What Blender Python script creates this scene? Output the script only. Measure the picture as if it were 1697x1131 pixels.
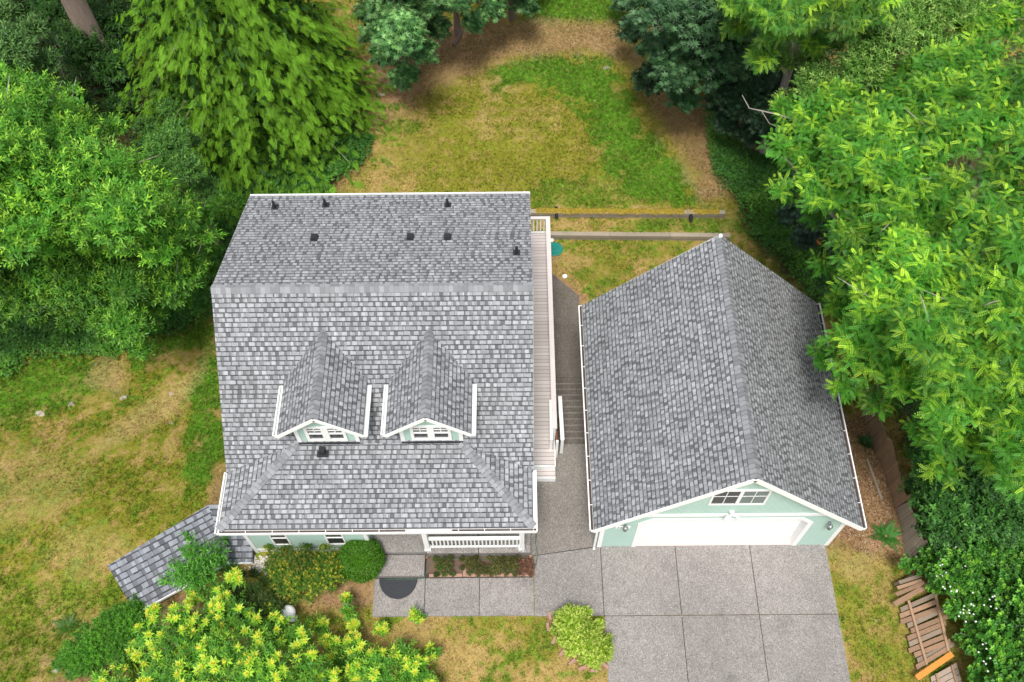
import bpy, math, numpy as np
from mathutils import Vector, Matrix, Euler
rad = math.radians
scn = bpy.context.scene
for o in list(bpy.data.objects): bpy.data.objects.remove(o)
COL = scn.collection

# ------------------------------------------------------------ camera
CAMH = 28.925; FPX = 1555.68
TH, YAW, ROLL = rad(58.998), rad(-0.348), rad(-0.8045)
c_, s_ = math.cos, math.sin
FW = np.array([s_(YAW)*c_(TH), c_(YAW)*c_(TH), -s_(TH)])
R0 = np.array([c_(YAW), -s_(YAW), 0.0]); U0 = np.cross(R0, FW)
RT = c_(ROLL)*R0 + s_(ROLL)*U0; UP = -s_(ROLL)*R0 + c_(ROLL)*U0
cam = bpy.data.cameras.new('camera'); cam.sensor_width = 36; cam.lens = FPX/1697*36
cam.clip_start = 0.2; cam.clip_end = 2000
camo = bpy.data.objects.new('camera', cam); COL.objects.link(camo)
camo.matrix_world = Matrix(((RT[0], UP[0], -FW[0], 0), (RT[1], UP[1], -FW[1], 0), (RT[2], UP[2], -FW[2], CAMH), (0, 0, 0, 1)))
scn.camera = camo
# ------------------------------------------------------------ sky and sun
SUN_EL, SUN_AZ = rad(67), rad(188)      # azimuth clockwise from +Y (north)
w = bpy.data.worlds.new('World'); scn.world = w; w.use_nodes = True
nt = w.node_tree; bg = nt.nodes['Background']
sky = nt.nodes.new('ShaderNodeTexSky'); sky.sky_type = 'NISHITA'; sky.sun_disc = False
sky.sun_elevation = SUN_EL; sky.sun_rotation = SUN_AZ; sky.air_density = 1.0; sky.dust_density = 2.5; sky.ozone_density = 1.0
hs = nt.nodes.new('ShaderNodeHueSaturation'); hs.inputs['Saturation'].default_value = 0.35
nt.links.new(sky.outputs[0], hs.inputs['Color']); nt.links.new(hs.outputs[0], bg.inputs['Color'])
bg.inputs['Strength'].default_value = 0.145
sl = bpy.data.lights.new('sun', 'SUN'); sl.energy = 2.5; sl.angle = rad(14); sl.color = (1, .965, .9)
so = bpy.data.objects.new('sun', sl); COL.objects.link(so)
sd = Vector((s_(SUN_AZ)*c_(SUN_EL), c_(SUN_AZ)*c_(SUN_EL), s_(SUN_EL)))
so.rotation_euler = sd.to_track_quat('Z', 'Y').to_euler(); so.location = (0, 0, 60)
scn.view_settings.view_transform = 'Standard'; scn.view_settings.look = 'None'
scn.view_settings.exposure = 0.62; scn.view_settings.gamma = 1

# ------------------------------------------------------------ helpers
def ray(u, v):
    return (u-848.5)/FPX*RT - (v-565.5)/FPX*UP + FW
def at(u, v, z=0.0):                     # surveyed point of the plan at a known height
    d = ray(u, v); t = (z-CAMH)/d[2]; return np.array([0, 0, CAMH]) + t*d
def sst(a, b, x):
    t = np.clip((x-a)/(b-a), 0, 1); return t*t*(3-2*t)
W1Y = lambda x: 23.46-.0235*(x-1.56)
W2Y = lambda x: 24.39-.0175*(x-.71)
def terr(x, y):
    x = np.asarray(x, float); y = np.asarray(y, float)
    low = -1.9*sst(10, 17, y)
    ramp = low + .54*sst(23.2, 26.5, y)
    st = low + .27*sst(W1Y(x)-.03, W1Y(x)+.03, y) + .27*sst(W2Y(x)-.03, W2Y(x)+.03, y)
    k = sst(-.6, .6, x)*(1-sst(8.75, 9.6, x))
    z = ramp*(1-k) + st*k
    z = z + .045*np.clip(y-27, 0, 60)
    wst = -.7*sst(-9.4, -12.5, x)*sst(5, 8, y)*(1-sst(10, 17, y))
    return z + wst - .05
def ground(u, v):
    z = 0.0
    for _ in range(25):
        p = at(u, v, z); z = .5*z + .5*float(terr(p[0], p[1]))
    return at(u, v, z)
# numpy value noise
def _hash(ix, iy, s):
    h = (ix.astype(np.int64)*374761393 + iy.astype(np.int64)*668265263 + s*1274126177) & 0xffffffff
    h = ((h ^ (h >> 13))*1274126177) & 0xffffffff
    return ((h ^ (h >> 16)) & 0xffff)/65535.0
def vnoise(x, y, f, s=0):
    x = np.asarray(x)*f+1000.3; y = np.asarray(y)*f+1000.7
    ix = np.floor(x); iy = np.floor(y); fx = x-ix; fy = y-iy
    fx = fx*fx*(3-2*fx); fy = fy*fy*(3-2*fy)
    a = _hash(ix, iy, s); b = _hash(ix+1, iy, s); c = _hash(ix, iy+1, s); d = _hash(ix+1, iy+1, s)
    return (a*(1-fx)+b*fx)*(1-fy) + (c*(1-fx)+d*fx)*fy
def fbm(x, y, f, s=0, n=4):
    t = 0; a = .5; m = 0
    for i in range(n):
        t = t + a*vnoise(x, y, f, s+i*17); m += a; a *= .55; f *= 2.1
    return t/m

def tag(o, label=None, cat=None, group=None, kind=None):
    if label: o['label'] = label
    if cat: o['category'] = cat
    if group: o['group'] = group
    if kind: o['kind'] = kind
    return o
def root_loc(o):
    p = np.zeros(3)
    while o is not None: p = p + np.array(o.location); o = o.parent
    return p
def empty(name, loc, label, cat, group=None):
    o = bpy.data.objects.new(name, None); o.empty_display_size = .3; COL.objects.link(o)
    o.location = tuple(float(c) for c in loc); return tag(o, label, cat, group)

class MB:
    def __init__(s): s.v = []; s.f = []; s.uv = []
    def poly(s, pts, uv=None):
        b = len(s.v); s.v += [tuple(float(c) for c in p) for p in pts]
        s.f.append(list(range(b, b+len(pts)))); s.uv.append(uv or [(0, 0)]*len(pts)); return s
    def hexa(s, c):                       # 8 corners: bottom 4 ccw, top 4 ccw
        b = len(s.v); s.v += [tuple(float(x) for x in p) for p in c]
        for q in ((3, 2, 1, 0), (4, 5, 6, 7), (0, 1, 5, 4), (1, 2, 6, 5), (2, 3, 7, 6), (3, 0, 4, 7)):
            s.f.append([b+i for i in q]); s.uv.append([(0, 0)]*4)
        return s
    def box(s, x0, x1, y0, y1, z0, z1):
        return s.hexa([(x0, y0, z0), (x1, y0, z0), (x1, y1, z0), (x0, y1, z0), (x0, y0, z1), (x1, y0, z1), (x1, y1, z1), (x0, y1, z1)])
    def beam(s, p, q, w, h, up=(0, 0, 1)):
        p = np.array(p, float); q = np.array(q, float); d = q-p; d /= np.linalg.norm(d)
        up = np.array(up, float); sx = np.cross(d, up); sx /= np.linalg.norm(sx); uz = np.cross(sx, d)
        a = sx*w/2; b = uz*h/2
        return s.hexa([p-a-b, p+a-b, q+a-b, q-a-b, p-a+b, p+a+b, q+a+b, q-a+b])
    def prism(s, pts, z0, z1):            # pts ccw outline
        n = len(pts); b = len(s.v)
        s.v += [(float(p[0]), float(p[1]), float(z0)) for p in pts]+[(float(p[0]), float(p[1]), float(z1)) for p in pts]
        s.f.append([b+i for i in range(n)][::-1]); s.uv.append([(0, 0)]*n)
        s.f.append([b+n+i for i in range(n)]); s.uv.append([(0, 0)]*n)
        for i in range(n):
            j = (i+1) % n; s.f.append([b+i, b+j, b+n+j, b+n+i]); s.uv.append([(0, 0)]*4)
        return s
    def slab(s, pts, off):                # any 3d outline extruded by vector
        n = len(pts); b = len(s.v); off = np.array(off, float)
        s.v += [tuple(map(float, p)) for p in pts]+[tuple(map(float, np.array(p)+off)) for p in pts]
        s.f.append([b+i for i in range(n)]); s.uv.append([(0, 0)]*n)
        s.f.append([b+n+i for i in range(n)][::-1]); s.uv.append([(0, 0)]*n)
        for i in range(n):
            j = (i+1) % n; s.f.append([b+j, b+i, b+n+i, b+n+j]); s.uv.append([(0, 0)]*4)
        return s
    def tube(s, path, rads, n=8, cap=True):
        path = [np.array(p, float) for p in path]; b = len(s.v); m = len(path)
        ref = np.array([0, 0, 1.0])
        if abs((path[-1]-path[0])[2]) > .7*np.linalg.norm(path[-1]-path[0]): ref = np.array([1.0, 0, 0])
        for i, p in enumerate(path):
            d = path[min(i+1, m-1)]-path[max(i-1, 0)]; d = d/(np.linalg.norm(d)+1e-9)
            a = np.cross(d, ref); a /= np.linalg.norm(a)+1e-9; c = np.cross(d, a)
            r = rads[i] if hasattr(rads, '__len__') else rads
            for k in range(n):
                t = 2*math.pi*k/n; s.v.append(tuple(p + r*(a*math.cos(t)+c*math.sin(t))))
        for i in range(m-1):
            for k in range(n):
                k2 = (k+1) % n; s.f.append([b+i*n+k, b+i*n+k2, b+(i+1)*n+k2, b+(i+1)*n+k]); s.uv.append([(0, 0)]*4)
        if cap:
            s.f.append([b+k for k in range(n)]); s.uv.append([(0, 0)]*n)
            s.f.append([b+(m-1)*n+k for k in range(n)][::-1]); s.uv.append([(0, 0)]*n)
        return s
    def lathe(s, c, prof, n=24):          # prof: (r,z) list
        b = len(s.v); c = np.array(c, float)
        for r, z in prof:
            for k in range(n):
                t = 2*math.pi*k/n; s.v.append((c[0]+r*math.cos(t), c[1]+r*math.sin(t), c[2]+z))
        for i in range(len(prof)-1):
            for k in range(n):
                k2 = (k+1) % n; s.f.append([b+i*n+k, b+i*n+k2, b+(i+1)*n+k2, b+(i+1)*n+k]); s.uv.append([(0, 0)]*4)
        return s
    def roof(s, pts, th=.14):             # top outline ccw from above, uv in metres along eave / up slope
        P = [np.array(p, float) for p in pts]; n = np.cross(P[1]-P[0], P[2]-P[0])
        if n[2] < 0: P = P[::-1]; n = -n
        n /= np.linalg.norm(n); ud = np.cross(np.array([0, 0, 1.0]), n)
        ud = ud/np.linalg.norm(ud) if np.linalg.norm(ud) > 1e-6 else np.array([1.0, 0, 0]); vd = np.cross(n, ud)
        if vd[2] < 0: vd = -vd
        o = min(P, key=lambda p: p[2])
        s.poly(P, [(float((p-o)@ud)+50, float((p-o)@vd)+20) for p in P])
        L = [p-np.array([0, 0, th]) for p in P]; s.poly(L[::-1])
        for i in range(len(P)):
            j = (i+1) % len(P); s.poly([P[j], P[i], L[i], L[j]])
        return s
    def build(s, name, mat, parent=None, smooth=False, bevel=0):
        off = root_loc(parent) if parent is not None else np.zeros(3)
        loc = (0, 0, 0)
        V = np.array(s.v, float)
        if parent is None:
            mn = V.min(0); mx = V.max(0); loc = ((mn[0]+mx[0])/2, (mn[1]+mx[1])/2, mn[2]); off = np.array(loc)
        me = bpy.data.meshes.new(name); me.from_pydata([tuple(p) for p in (V-off)], [], s.f)
        uvl = me.uv_layers.new(name='UVMap'); k = 0
        flat = [c for f in s.uv for c in f]
        uvl.data.foreach_set('uv', np.array(flat, dtype=np.float32).ravel())
        me.materials.append(mat); me.update()
        if smooth: me.polygons.foreach_set('use_smooth', [True]*len(me.polygons))
        o = bpy.data.objects.new(name, me); COL.objects.link(o); o.location = loc
        if parent is not None: o.parent = parent
        if bevel:
            md = o.modifiers.new('bevel', 'BEVEL'); md.width = bevel; md.segments = 2; md.limit_method = 'ANGLE'
        return o

# ------------------------------------------------------------ materials
def newmat(name):
    m = bpy.data.materials.new(name); m.use_nodes = True; return m, m.node_tree, m.node_tree.nodes['Principled BSDF']
class NT:
    def __init__(s, nt): s.nt = nt
    def n(s, t, ins=None, **kw):
        nd = s.nt.nodes.new(t)
        for k, v in kw.items(): setattr(nd, k, v)
        for k, v in (ins or {}).items():
            if isinstance(v, bpy.types.NodeSocket): s.nt.links.new(v, nd.inputs[k])
            else: nd.inputs[k].default_value = v
        return nd
    def m(s, op, a, b=0.0, c=None):
        ins = {0: a, 1: b}
        if c is not None: ins[2] = c
        return s.n('ShaderNodeMath', ins, operation=op).outputs[0]
    def mix(s, f, a, b, bt='MIX'):
        nd = s.nt.nodes.new('ShaderNodeMix'); nd.data_type = 'RGBA'; nd.blend_type = bt
        for k, v in ((0, f), (6, a), (7, b)):
            if isinstance(v, bpy.types.NodeSocket): s.nt.links.new(v, nd.inputs[k])
            else: nd.inputs[k].default_value = v if k == 0 or len(v) == 4 else tuple(v)+(1,)
        return nd.outputs[2]
    def noise(s, vec, scale, detail=3, rough=.55):
        return s.n('ShaderNodeTexNoise', {'Vector': vec, 'Scale': scale, 'Detail': detail, 'Roughness': rough}).outputs['Fac']
    def ramp(s, f, stops, interp='LINEAR'):
        nd = s.n('ShaderNodeValToRGB', {'Fac': f}); cr = nd.color_ramp; cr.interpolation = interp
        while len(cr.elements) < len(stops): cr.elements.new(.5)
        for e, (p, c) in zip(cr.elements, stops): e.position = p; e.color = tuple(c)+(1,) if len(c) == 3 else c
        return nd.outputs[0]
def g3(x, t=(1, 1, 1)): return (x*t[0], x*t[1], x*t[2])

def mat_plain(name, col, rough=.6, var=.12, scale=6, bump=0.0, metal=0, spec=.4):
    m, t, b = newmat(name); N = NT(t); co = N.n('ShaderNodeTexCoord').outputs['Object']
    f = N.noise(co, scale, 5); f2 = N.noise(co, scale*9, 3)
    k = N.m('ADD', N.m('MULTIPLY', f, .6), N.m('MULTIPLY', f2, .4))
    c = N.mix(k, tuple(x*(1-var*1.6) for x in col), tuple(min(1, x*(1+var*1.3)) for x in col))
    t.links.new(c, b.inputs['Base Color']); b.inputs['Roughness'].default_value = rough; b.inputs['Metallic'].default_value = metal
    b.inputs['Specular IOR Level'].default_value = spec
    if bump:
        bp = N.n('ShaderNodeBump', {'Height': f2, 'Strength': bump, 'Distance': .01}); t.links.new(bp.outputs[0], b.inputs['Normal'])
    return m
def mat_shingle(kk=1.0, tint=(.97, .99, 1.03), expo=.143, tabw=.30):
    m, t, b = newmat('asphalt_shingle'); N = NT(t)
    uv = N.n('ShaderNodeUVMap').outputs[0]; sp = N.n('ShaderNodeSeparateXYZ', {0: uv}); u, v = sp.outputs[0], sp.outputs[1]
    vr = N.m('DIVIDE', v, expo); row = N.m('FLOOR', vr); fv = N.m('FRACT', vr)
    wn = lambda a, bb, cc=0.0: N.n('ShaderNodeTexWhiteNoise', {'Vector': N.n('ShaderNodeCombineXYZ', {0: a, 1: bb, 2: cc}).outputs[0]}, noise_dimensions='3D').outputs['Value']
    r1 = wn(row, 3.3); up = N.m('ADD', N.m('DIVIDE', u, tabw), N.m('MULTIPLY', r1, 9.0))
    c = N.m('FLOOR', up); fu = N.m('FRACT', up)
    tt = N.m('MULTIPLY_ADD', wn(c, row, 1.7), .40, .45)
    gt = N.m('GREATER_THAN', fu, tt); tt2 = N.m('MULTIPLY', tt, N.m('MULTIPLY_ADD', wn(c, row, 8.7), .5, .3)); g2 = N.m('GREATER_THAN', fu, tt2)
    cid = N.m('ADD', N.m('MULTIPLY', c, 3.0), N.m('ADD', gt, g2))
    r = wn(cid, row, 5.5); r2 = wn(cid, row, 9.1)
    colt = N.ramp(r, [(0, g3(.20*kk, tint)), (.3, g3(.245*kk, tint)), (.7, g3(.29*kk, tint)), (.93, g3(.325*kk, tint)), (1, g3(.37*kk, tint))])
    colg = N.ramp(r, [(0, g3(.10*kk, tint)), (.4, g3(.14*kk, tint)), (.75, g3(.19*kk, tint)), (1, g3(.27*kk, tint))])
    col = N.mix(gt, colt, colg)
    co = N.n('ShaderNodeTexCoord').outputs['Object']
    big = N.noise(co, .9, 4); gr = N.noise(co, 55, 2, .7); mid = N.noise(co, 7, 3)
    k = N.m('MULTIPLY', N.m('MULTIPLY_ADD', big, .35, .82), N.m('MULTIPLY_ADD', gr, .9, .55)); k = N.m('MULTIPLY', k, N.m('MULTIPLY_ADD', mid, .3, .85))
    # shadow under the tab butts, painted into the colour as a dark band, at the top of each exposed course; only beside raised tabs
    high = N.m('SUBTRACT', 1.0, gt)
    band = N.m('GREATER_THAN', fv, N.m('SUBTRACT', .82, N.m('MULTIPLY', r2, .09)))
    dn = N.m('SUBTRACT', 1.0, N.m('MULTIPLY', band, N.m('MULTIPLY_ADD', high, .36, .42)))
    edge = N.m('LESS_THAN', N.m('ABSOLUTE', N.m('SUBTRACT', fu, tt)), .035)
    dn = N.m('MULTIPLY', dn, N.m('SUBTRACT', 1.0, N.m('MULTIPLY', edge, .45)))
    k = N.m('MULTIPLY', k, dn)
    sc = N.n('ShaderNodeVectorMath', {0: col, 3: k}, operation='SCALE').outputs[0]
    t.links.new(sc, b.inputs['Base Color']); b.inputs['Roughness'].default_value = .88; b.inputs['Specular IOR Level'].default_value = .3
    h = N.m('ADD', N.m('MULTIPLY', high, .5), N.m('SUBTRACT', 1.0, fv)); h = N.m('ADD', h, N.m('MULTIPLY', gr, .35))
    bp = N.n('ShaderNodeBump', {'Height': h, 'Strength': .6, 'Distance': .008}); t.links.new(bp.outputs[0], b.inputs['Normal'])
    return m
def mat_cap():
    m, t, b = newmat('ridge_cap_shingle'); N = NT(t); co = N.n('ShaderNodeTexCoord').outputs['Object']
    r = N.n('ShaderNodeNewGeometry').outputs['Random Per Island']; f = N.noise(co, 40, 3, .7); k = N.m('MULTIPLY', N.m('MULTIPLY_ADD', r, .5, .75), N.m('MULTIPLY_ADD', f, .6, .7))
    sc = N.n('ShaderNodeVectorMath', {0: (.215, .222, .233), 3: k}, operation='SCALE').outputs[0]; t.links.new(sc, b.inputs['Base Color']); b.inputs['Roughness'].default_value = .9
    return m
def mat_siding(name, col, mode='lap'):
    m, t, b = newmat(name); N = NT(t); co = N.n('ShaderNodeTexCoord').outputs['Object']
    geo = N.n('ShaderNodeNewGeometry').outputs['Position']; sp = N.n('ShaderNodeSeparateXYZ', {0: geo})
    f = N.noise(co, 2.5, 4)
    c = N.mix(f, tuple(x*.9 for x in col), tuple(x*1.06 for x in col))
    if mode == 'lap':
        zz = N.m('FRACT', N.m('DIVIDE', sp.outputs[2], .15)); h = N.m('SUBTRACT', 1.0, zz); dk = N.m('GREATER_THAN', zz, .93)
    else:
        row = N.m('FLOOR', N.m('DIVIDE', sp.outputs[2], .16)); zz = N.m('FRACT', N.m('DIVIDE', sp.outputs[2], .16))
        x = N.m('FRACT', N.m('ADD', N.m('DIVIDE', sp.outputs[0], .2), N.m('MULTIPLY', row, .5)))
        a = N.m('ABSOLUTE', N.m('SUBTRACT', x, .5)); sc = N.m('MULTIPLY', N.m('POWER', N.m('MULTIPLY', a, 2.0), 2.5), .6)
        h = N.m('SUBTRACT', 1.0, N.m('FRACT', N.m('SUBTRACT', zz, sc))); dk = N.m('GREATER_THAN', N.m('FRACT', N.m('SUBTRACT', zz, sc)), .90)
    c = N.mix(N.m('MULTIPLY', dk, .35), c, tuple(x*.6 for x in col))
    t.links.new(c, b.inputs['Base Color']); b.inputs['Roughness'].default_value = .65
    bp = N.n('ShaderNodeBump', {'Height': h, 'Strength': .5, 'Distance': .012}); t.links.new(bp.outputs[0], b.inputs['Normal'])
    return m
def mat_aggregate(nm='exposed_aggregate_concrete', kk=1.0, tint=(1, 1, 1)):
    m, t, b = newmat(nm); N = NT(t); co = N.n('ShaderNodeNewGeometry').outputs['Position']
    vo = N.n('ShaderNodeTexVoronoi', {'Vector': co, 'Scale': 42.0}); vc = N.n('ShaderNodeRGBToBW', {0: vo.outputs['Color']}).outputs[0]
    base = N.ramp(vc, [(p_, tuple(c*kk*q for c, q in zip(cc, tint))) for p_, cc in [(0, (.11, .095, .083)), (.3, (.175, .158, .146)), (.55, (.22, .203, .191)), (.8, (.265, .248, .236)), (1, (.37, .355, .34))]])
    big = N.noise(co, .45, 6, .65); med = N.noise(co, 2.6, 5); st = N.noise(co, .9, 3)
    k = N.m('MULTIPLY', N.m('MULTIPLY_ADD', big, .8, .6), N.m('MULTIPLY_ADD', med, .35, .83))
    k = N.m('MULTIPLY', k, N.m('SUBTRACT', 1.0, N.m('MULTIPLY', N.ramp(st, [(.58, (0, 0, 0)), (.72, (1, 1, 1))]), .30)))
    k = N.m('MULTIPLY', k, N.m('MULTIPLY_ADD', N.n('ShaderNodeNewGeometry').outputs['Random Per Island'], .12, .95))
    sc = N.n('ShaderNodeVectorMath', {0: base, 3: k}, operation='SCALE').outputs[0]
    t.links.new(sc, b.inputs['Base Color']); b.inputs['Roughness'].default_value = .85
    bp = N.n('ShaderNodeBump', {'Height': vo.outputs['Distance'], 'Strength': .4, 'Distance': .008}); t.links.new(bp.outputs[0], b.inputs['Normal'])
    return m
def mat_vcol(name, rough=.6, transl=0.0, spec=.3, nscale=0, namp=.3, bump=0):
    m, t, b = newmat(name); N = NT(t); a = N.n('ShaderNodeAttribute', attribute_name='Col').outputs['Color']
    if nscale:
        co = N.n('ShaderNodeNewGeometry').outputs['Position']; f = N.noise(co, nscale, 4, .7); f2 = N.noise(co, nscale*.22, 4, .6)
        k = N.m('MULTIPLY', N.m('MULTIPLY_ADD', f, namp*2, 1-namp), N.m('MULTIPLY_ADD', f2, namp, 1-namp*.5))
        a = N.n('ShaderNodeVectorMath', {0: a, 3: k}, operation='SCALE').outputs[0]
        if bump:
            bp = N.n('ShaderNodeBump', {'Height': f, 'Strength': bump, 'Distance': .05}); t.links.new(bp.outputs[0], b.inputs['Normal'])
    t.links.new(a, b.inputs['Base Color']); b.inputs['Roughness'].default_value = rough; b.inputs['Specular IOR Level'].default_value = spec
    if transl:
        tr = N.n('ShaderNodeBsdfTranslucent', {'Color': a}); mx = N.n('ShaderNodeMixShader', {0: transl, 1: b.outputs[0], 2: tr.outputs[0]})
        t.links.new(mx.outputs[0], t.nodes['Material Output'].inputs[0])
    return m
def mat_wood(name, col, sc=(1, 1, 1), rough=.8, var=.35):
    m, t, b = newmat(name); N = NT(t); co = N.n('ShaderNodeTexCoord').outputs['Object']
    inf = N.n('ShaderNodeObjectInfo').outputs['Random']
    mp = N.n('ShaderNodeMapping', {'Vector': co, 'Scale': sc}); f = N.noise(mp.outputs[0], 14, 5, .7); f2 = N.noise(co, 2.2, 4)
    k = N.m('ADD', N.m('MULTIPLY', f, .55), N.m('MULTIPLY', f2, .45)); k = N.m('MULTIPLY', k, N.m('MULTIPLY_ADD', inf, .5, .75))
    c = N.mix(k, tuple(x*(1-var) for x in col), tuple(min(1, x*(1+var)) for x in col))
    t.links.new(c, b.inputs['Base Color']); b.inputs['Roughness'].default_value = rough
    bp = N.n('ShaderNodeBump', {'Height': f, 'Strength': .3, 'Distance': .005}); t.links.new(bp.outputs[0], b.inputs['Normal'])
    return m
def mat_bark(name, col):
    m, t, b = newmat(name); N = NT(t); co = N.n('ShaderNodeTexCoord').outputs['Object']
    mp = N.n('ShaderNodeMapping', {'Vector': co, 'Scale': (1, 1, .18)}); f = N.noise(mp.outputs[0], 13, 5, .7)
    c = N.mix(f, tuple(x*.45 for x in col), tuple(x*1.5 for x in col)); t.links.new(c, b.inputs['Base Color']); b.inputs['Roughness'].default_value = .9
    bp = N.n('ShaderNodeBump', {'Height': f, 'Strength': .8, 'Distance': .03}); t.links.new(bp.outputs[0], b.inputs['Normal'])
    return m
M = dict(
    shingle=mat_shingle(1.0, (.97, .995, 1.045), tabw=.23), shingle2=mat_shingle(.84, (.93, .98, 1.10), .19, .34), aggdark=mat_aggregate('shaded_brown_aggregate', .52, (1.08, 1, .9)), aggmid=mat_aggregate('shaded_aggregate', .82, (1.03, 1, .95)), cap=mat_cap(),  # aggdark, aggmid: concrete darkened by colour for the shade between house and garage
    mint=mat_siding('mint_lap_siding', (.40, .56, .49)), scallop=mat_siding('mint_scalloped_siding', (.42, .58, .51), 'scallop'),
    white=mat_plain('white_paint', (.80, .80, .79), .5, .04, 4), door=mat_plain('white_garage_door', (.84, .84, .83), .45, .02, 3),
    gutter=mat_plain('white_gutter', (.78, .78, .77), .4, .06, 5), glass=mat_plain('dark_window_glass', (.035, .04, .042), .12, .2, 1.5, spec=.6),
    blind=mat_plain('pale_blind_glass', (.16, .20, .19), .2, .25, 2), agg=mat_aggregate(), joint=mat_plain('dark_joint', (.05, .045, .04), .95),
    deck=None, darkgrey=mat_plain('black_vent_plastic', (.018, .02, .024), .5, .2), grey=mat_plain('grey_metal', (.30, .31, .32), .4, .1, 8, metal=.6),
    debris=mat_plain('gutter_debris', (.07, .045, .035), .95, .5, 20), rubber=mat_plain('rubber_mat', (.028, .031, .037), .7, .15, 12, .2),
    brick=mat_plain('pinkish_edging_brick', (.36, .21, .16), .9, .25, 9, .3), soil=mat_plain('brown_soil', (.13, .085, .06), .95, .4, 7, .5),
    teal=mat_plain('green_plastic', (.012, .20, .16), .5, .12, 4), hose=mat_plain('green_hose', (.06, .13, .08), .5, .1),
    rock=mat_plain('pale_stone', (.42, .37, .30), .9, .25, 8, .6), brownwall=mat_plain('dark_under_eave', (.10, .11, .105), .9),
    timber=mat_wood('weathered_timber', (.30, .25, .19), (.3, 3, 3)), moss=mat_vcol('mossy_timber', .9),
    fence=mat_wood('weathered_fence_board', (.33, .205, .125), var=.5), fencegrey=mat_wood('grey_fence_board', (.34, .27, .21), var=.45),
    oldwood=mat_wood('weathered_brown_plank', (.25, .15, .09), var=.55), fencegrey2=mat_wood('weathered_grey_plank', (.23, .175, .125), var=.5),
    orange=mat_wood('orange_board', (.62, .20, .03), var=.2), cedarwood=mat_wood('stained_cedar', (.26, .09, .035)),
    bark=mat_bark('brown_bark', (.14, .105, .085)), palebark=mat_bark('pale_grey_bark', (.30, .27, .23)),
    leaf=mat_vcol('leaf', .5, .30, .35), conif=mat_vcol('conifer_foliage', .65, .22, .2), ground=mat_vcol('lawn_and_soil', .95, 0, .15, 22, .5, .8),
    grass=mat_vcol('grass_blades', .7, .25, .2), petal=mat_plain('white_petal', (.85, .86, .82), .6, .03), lamp=mat_plain('white_fixture', (.8, .8, .78), .4, .04),
    dgreen2=mat_wood('blackened_plank', (.07, .05, .04)), dgreen=mat_plain('dark_green', (.03, .06, .03)))
def mat_deck():
    m, t, b = newmat('composite_decking'); N = NT(t); geo = N.n('ShaderNodeNewGeometry').outputs['Position']; y = N.n('ShaderNodeSeparateXYZ', {0: geo}).outputs[1]
    q = N.m('DIVIDE', y, .142); cid = N.m('FLOOR', q); fr = N.m('FRACT', q)
    r = N.n('ShaderNodeTexWhiteNoise', {'W': cid}, noise_dimensions='1D').outputs[0]
    mp = N.n('ShaderNodeMapping', {'Vector': geo, 'Scale': (1, 12, 1)}); f = N.noise(mp.outputs[0], 5, 4)
    k = N.m('ADD', N.m('MULTIPLY', r, .6), N.m('MULTIPLY', f, .4)); c = N.mix(k, (.42, .36, .34), (.60, .54, .52))
    gp = N.m('GREATER_THAN', N.m('ABSOLUTE', N.m('SUBTRACT', fr, .5)), .455); c = N.mix(gp, c, (.10, .08, .075))
    t.links.new(c, b.inputs['Base Color']); b.inputs['Roughness'].default_value = .7
    return m
M['deck'] = mat_deck()

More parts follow.
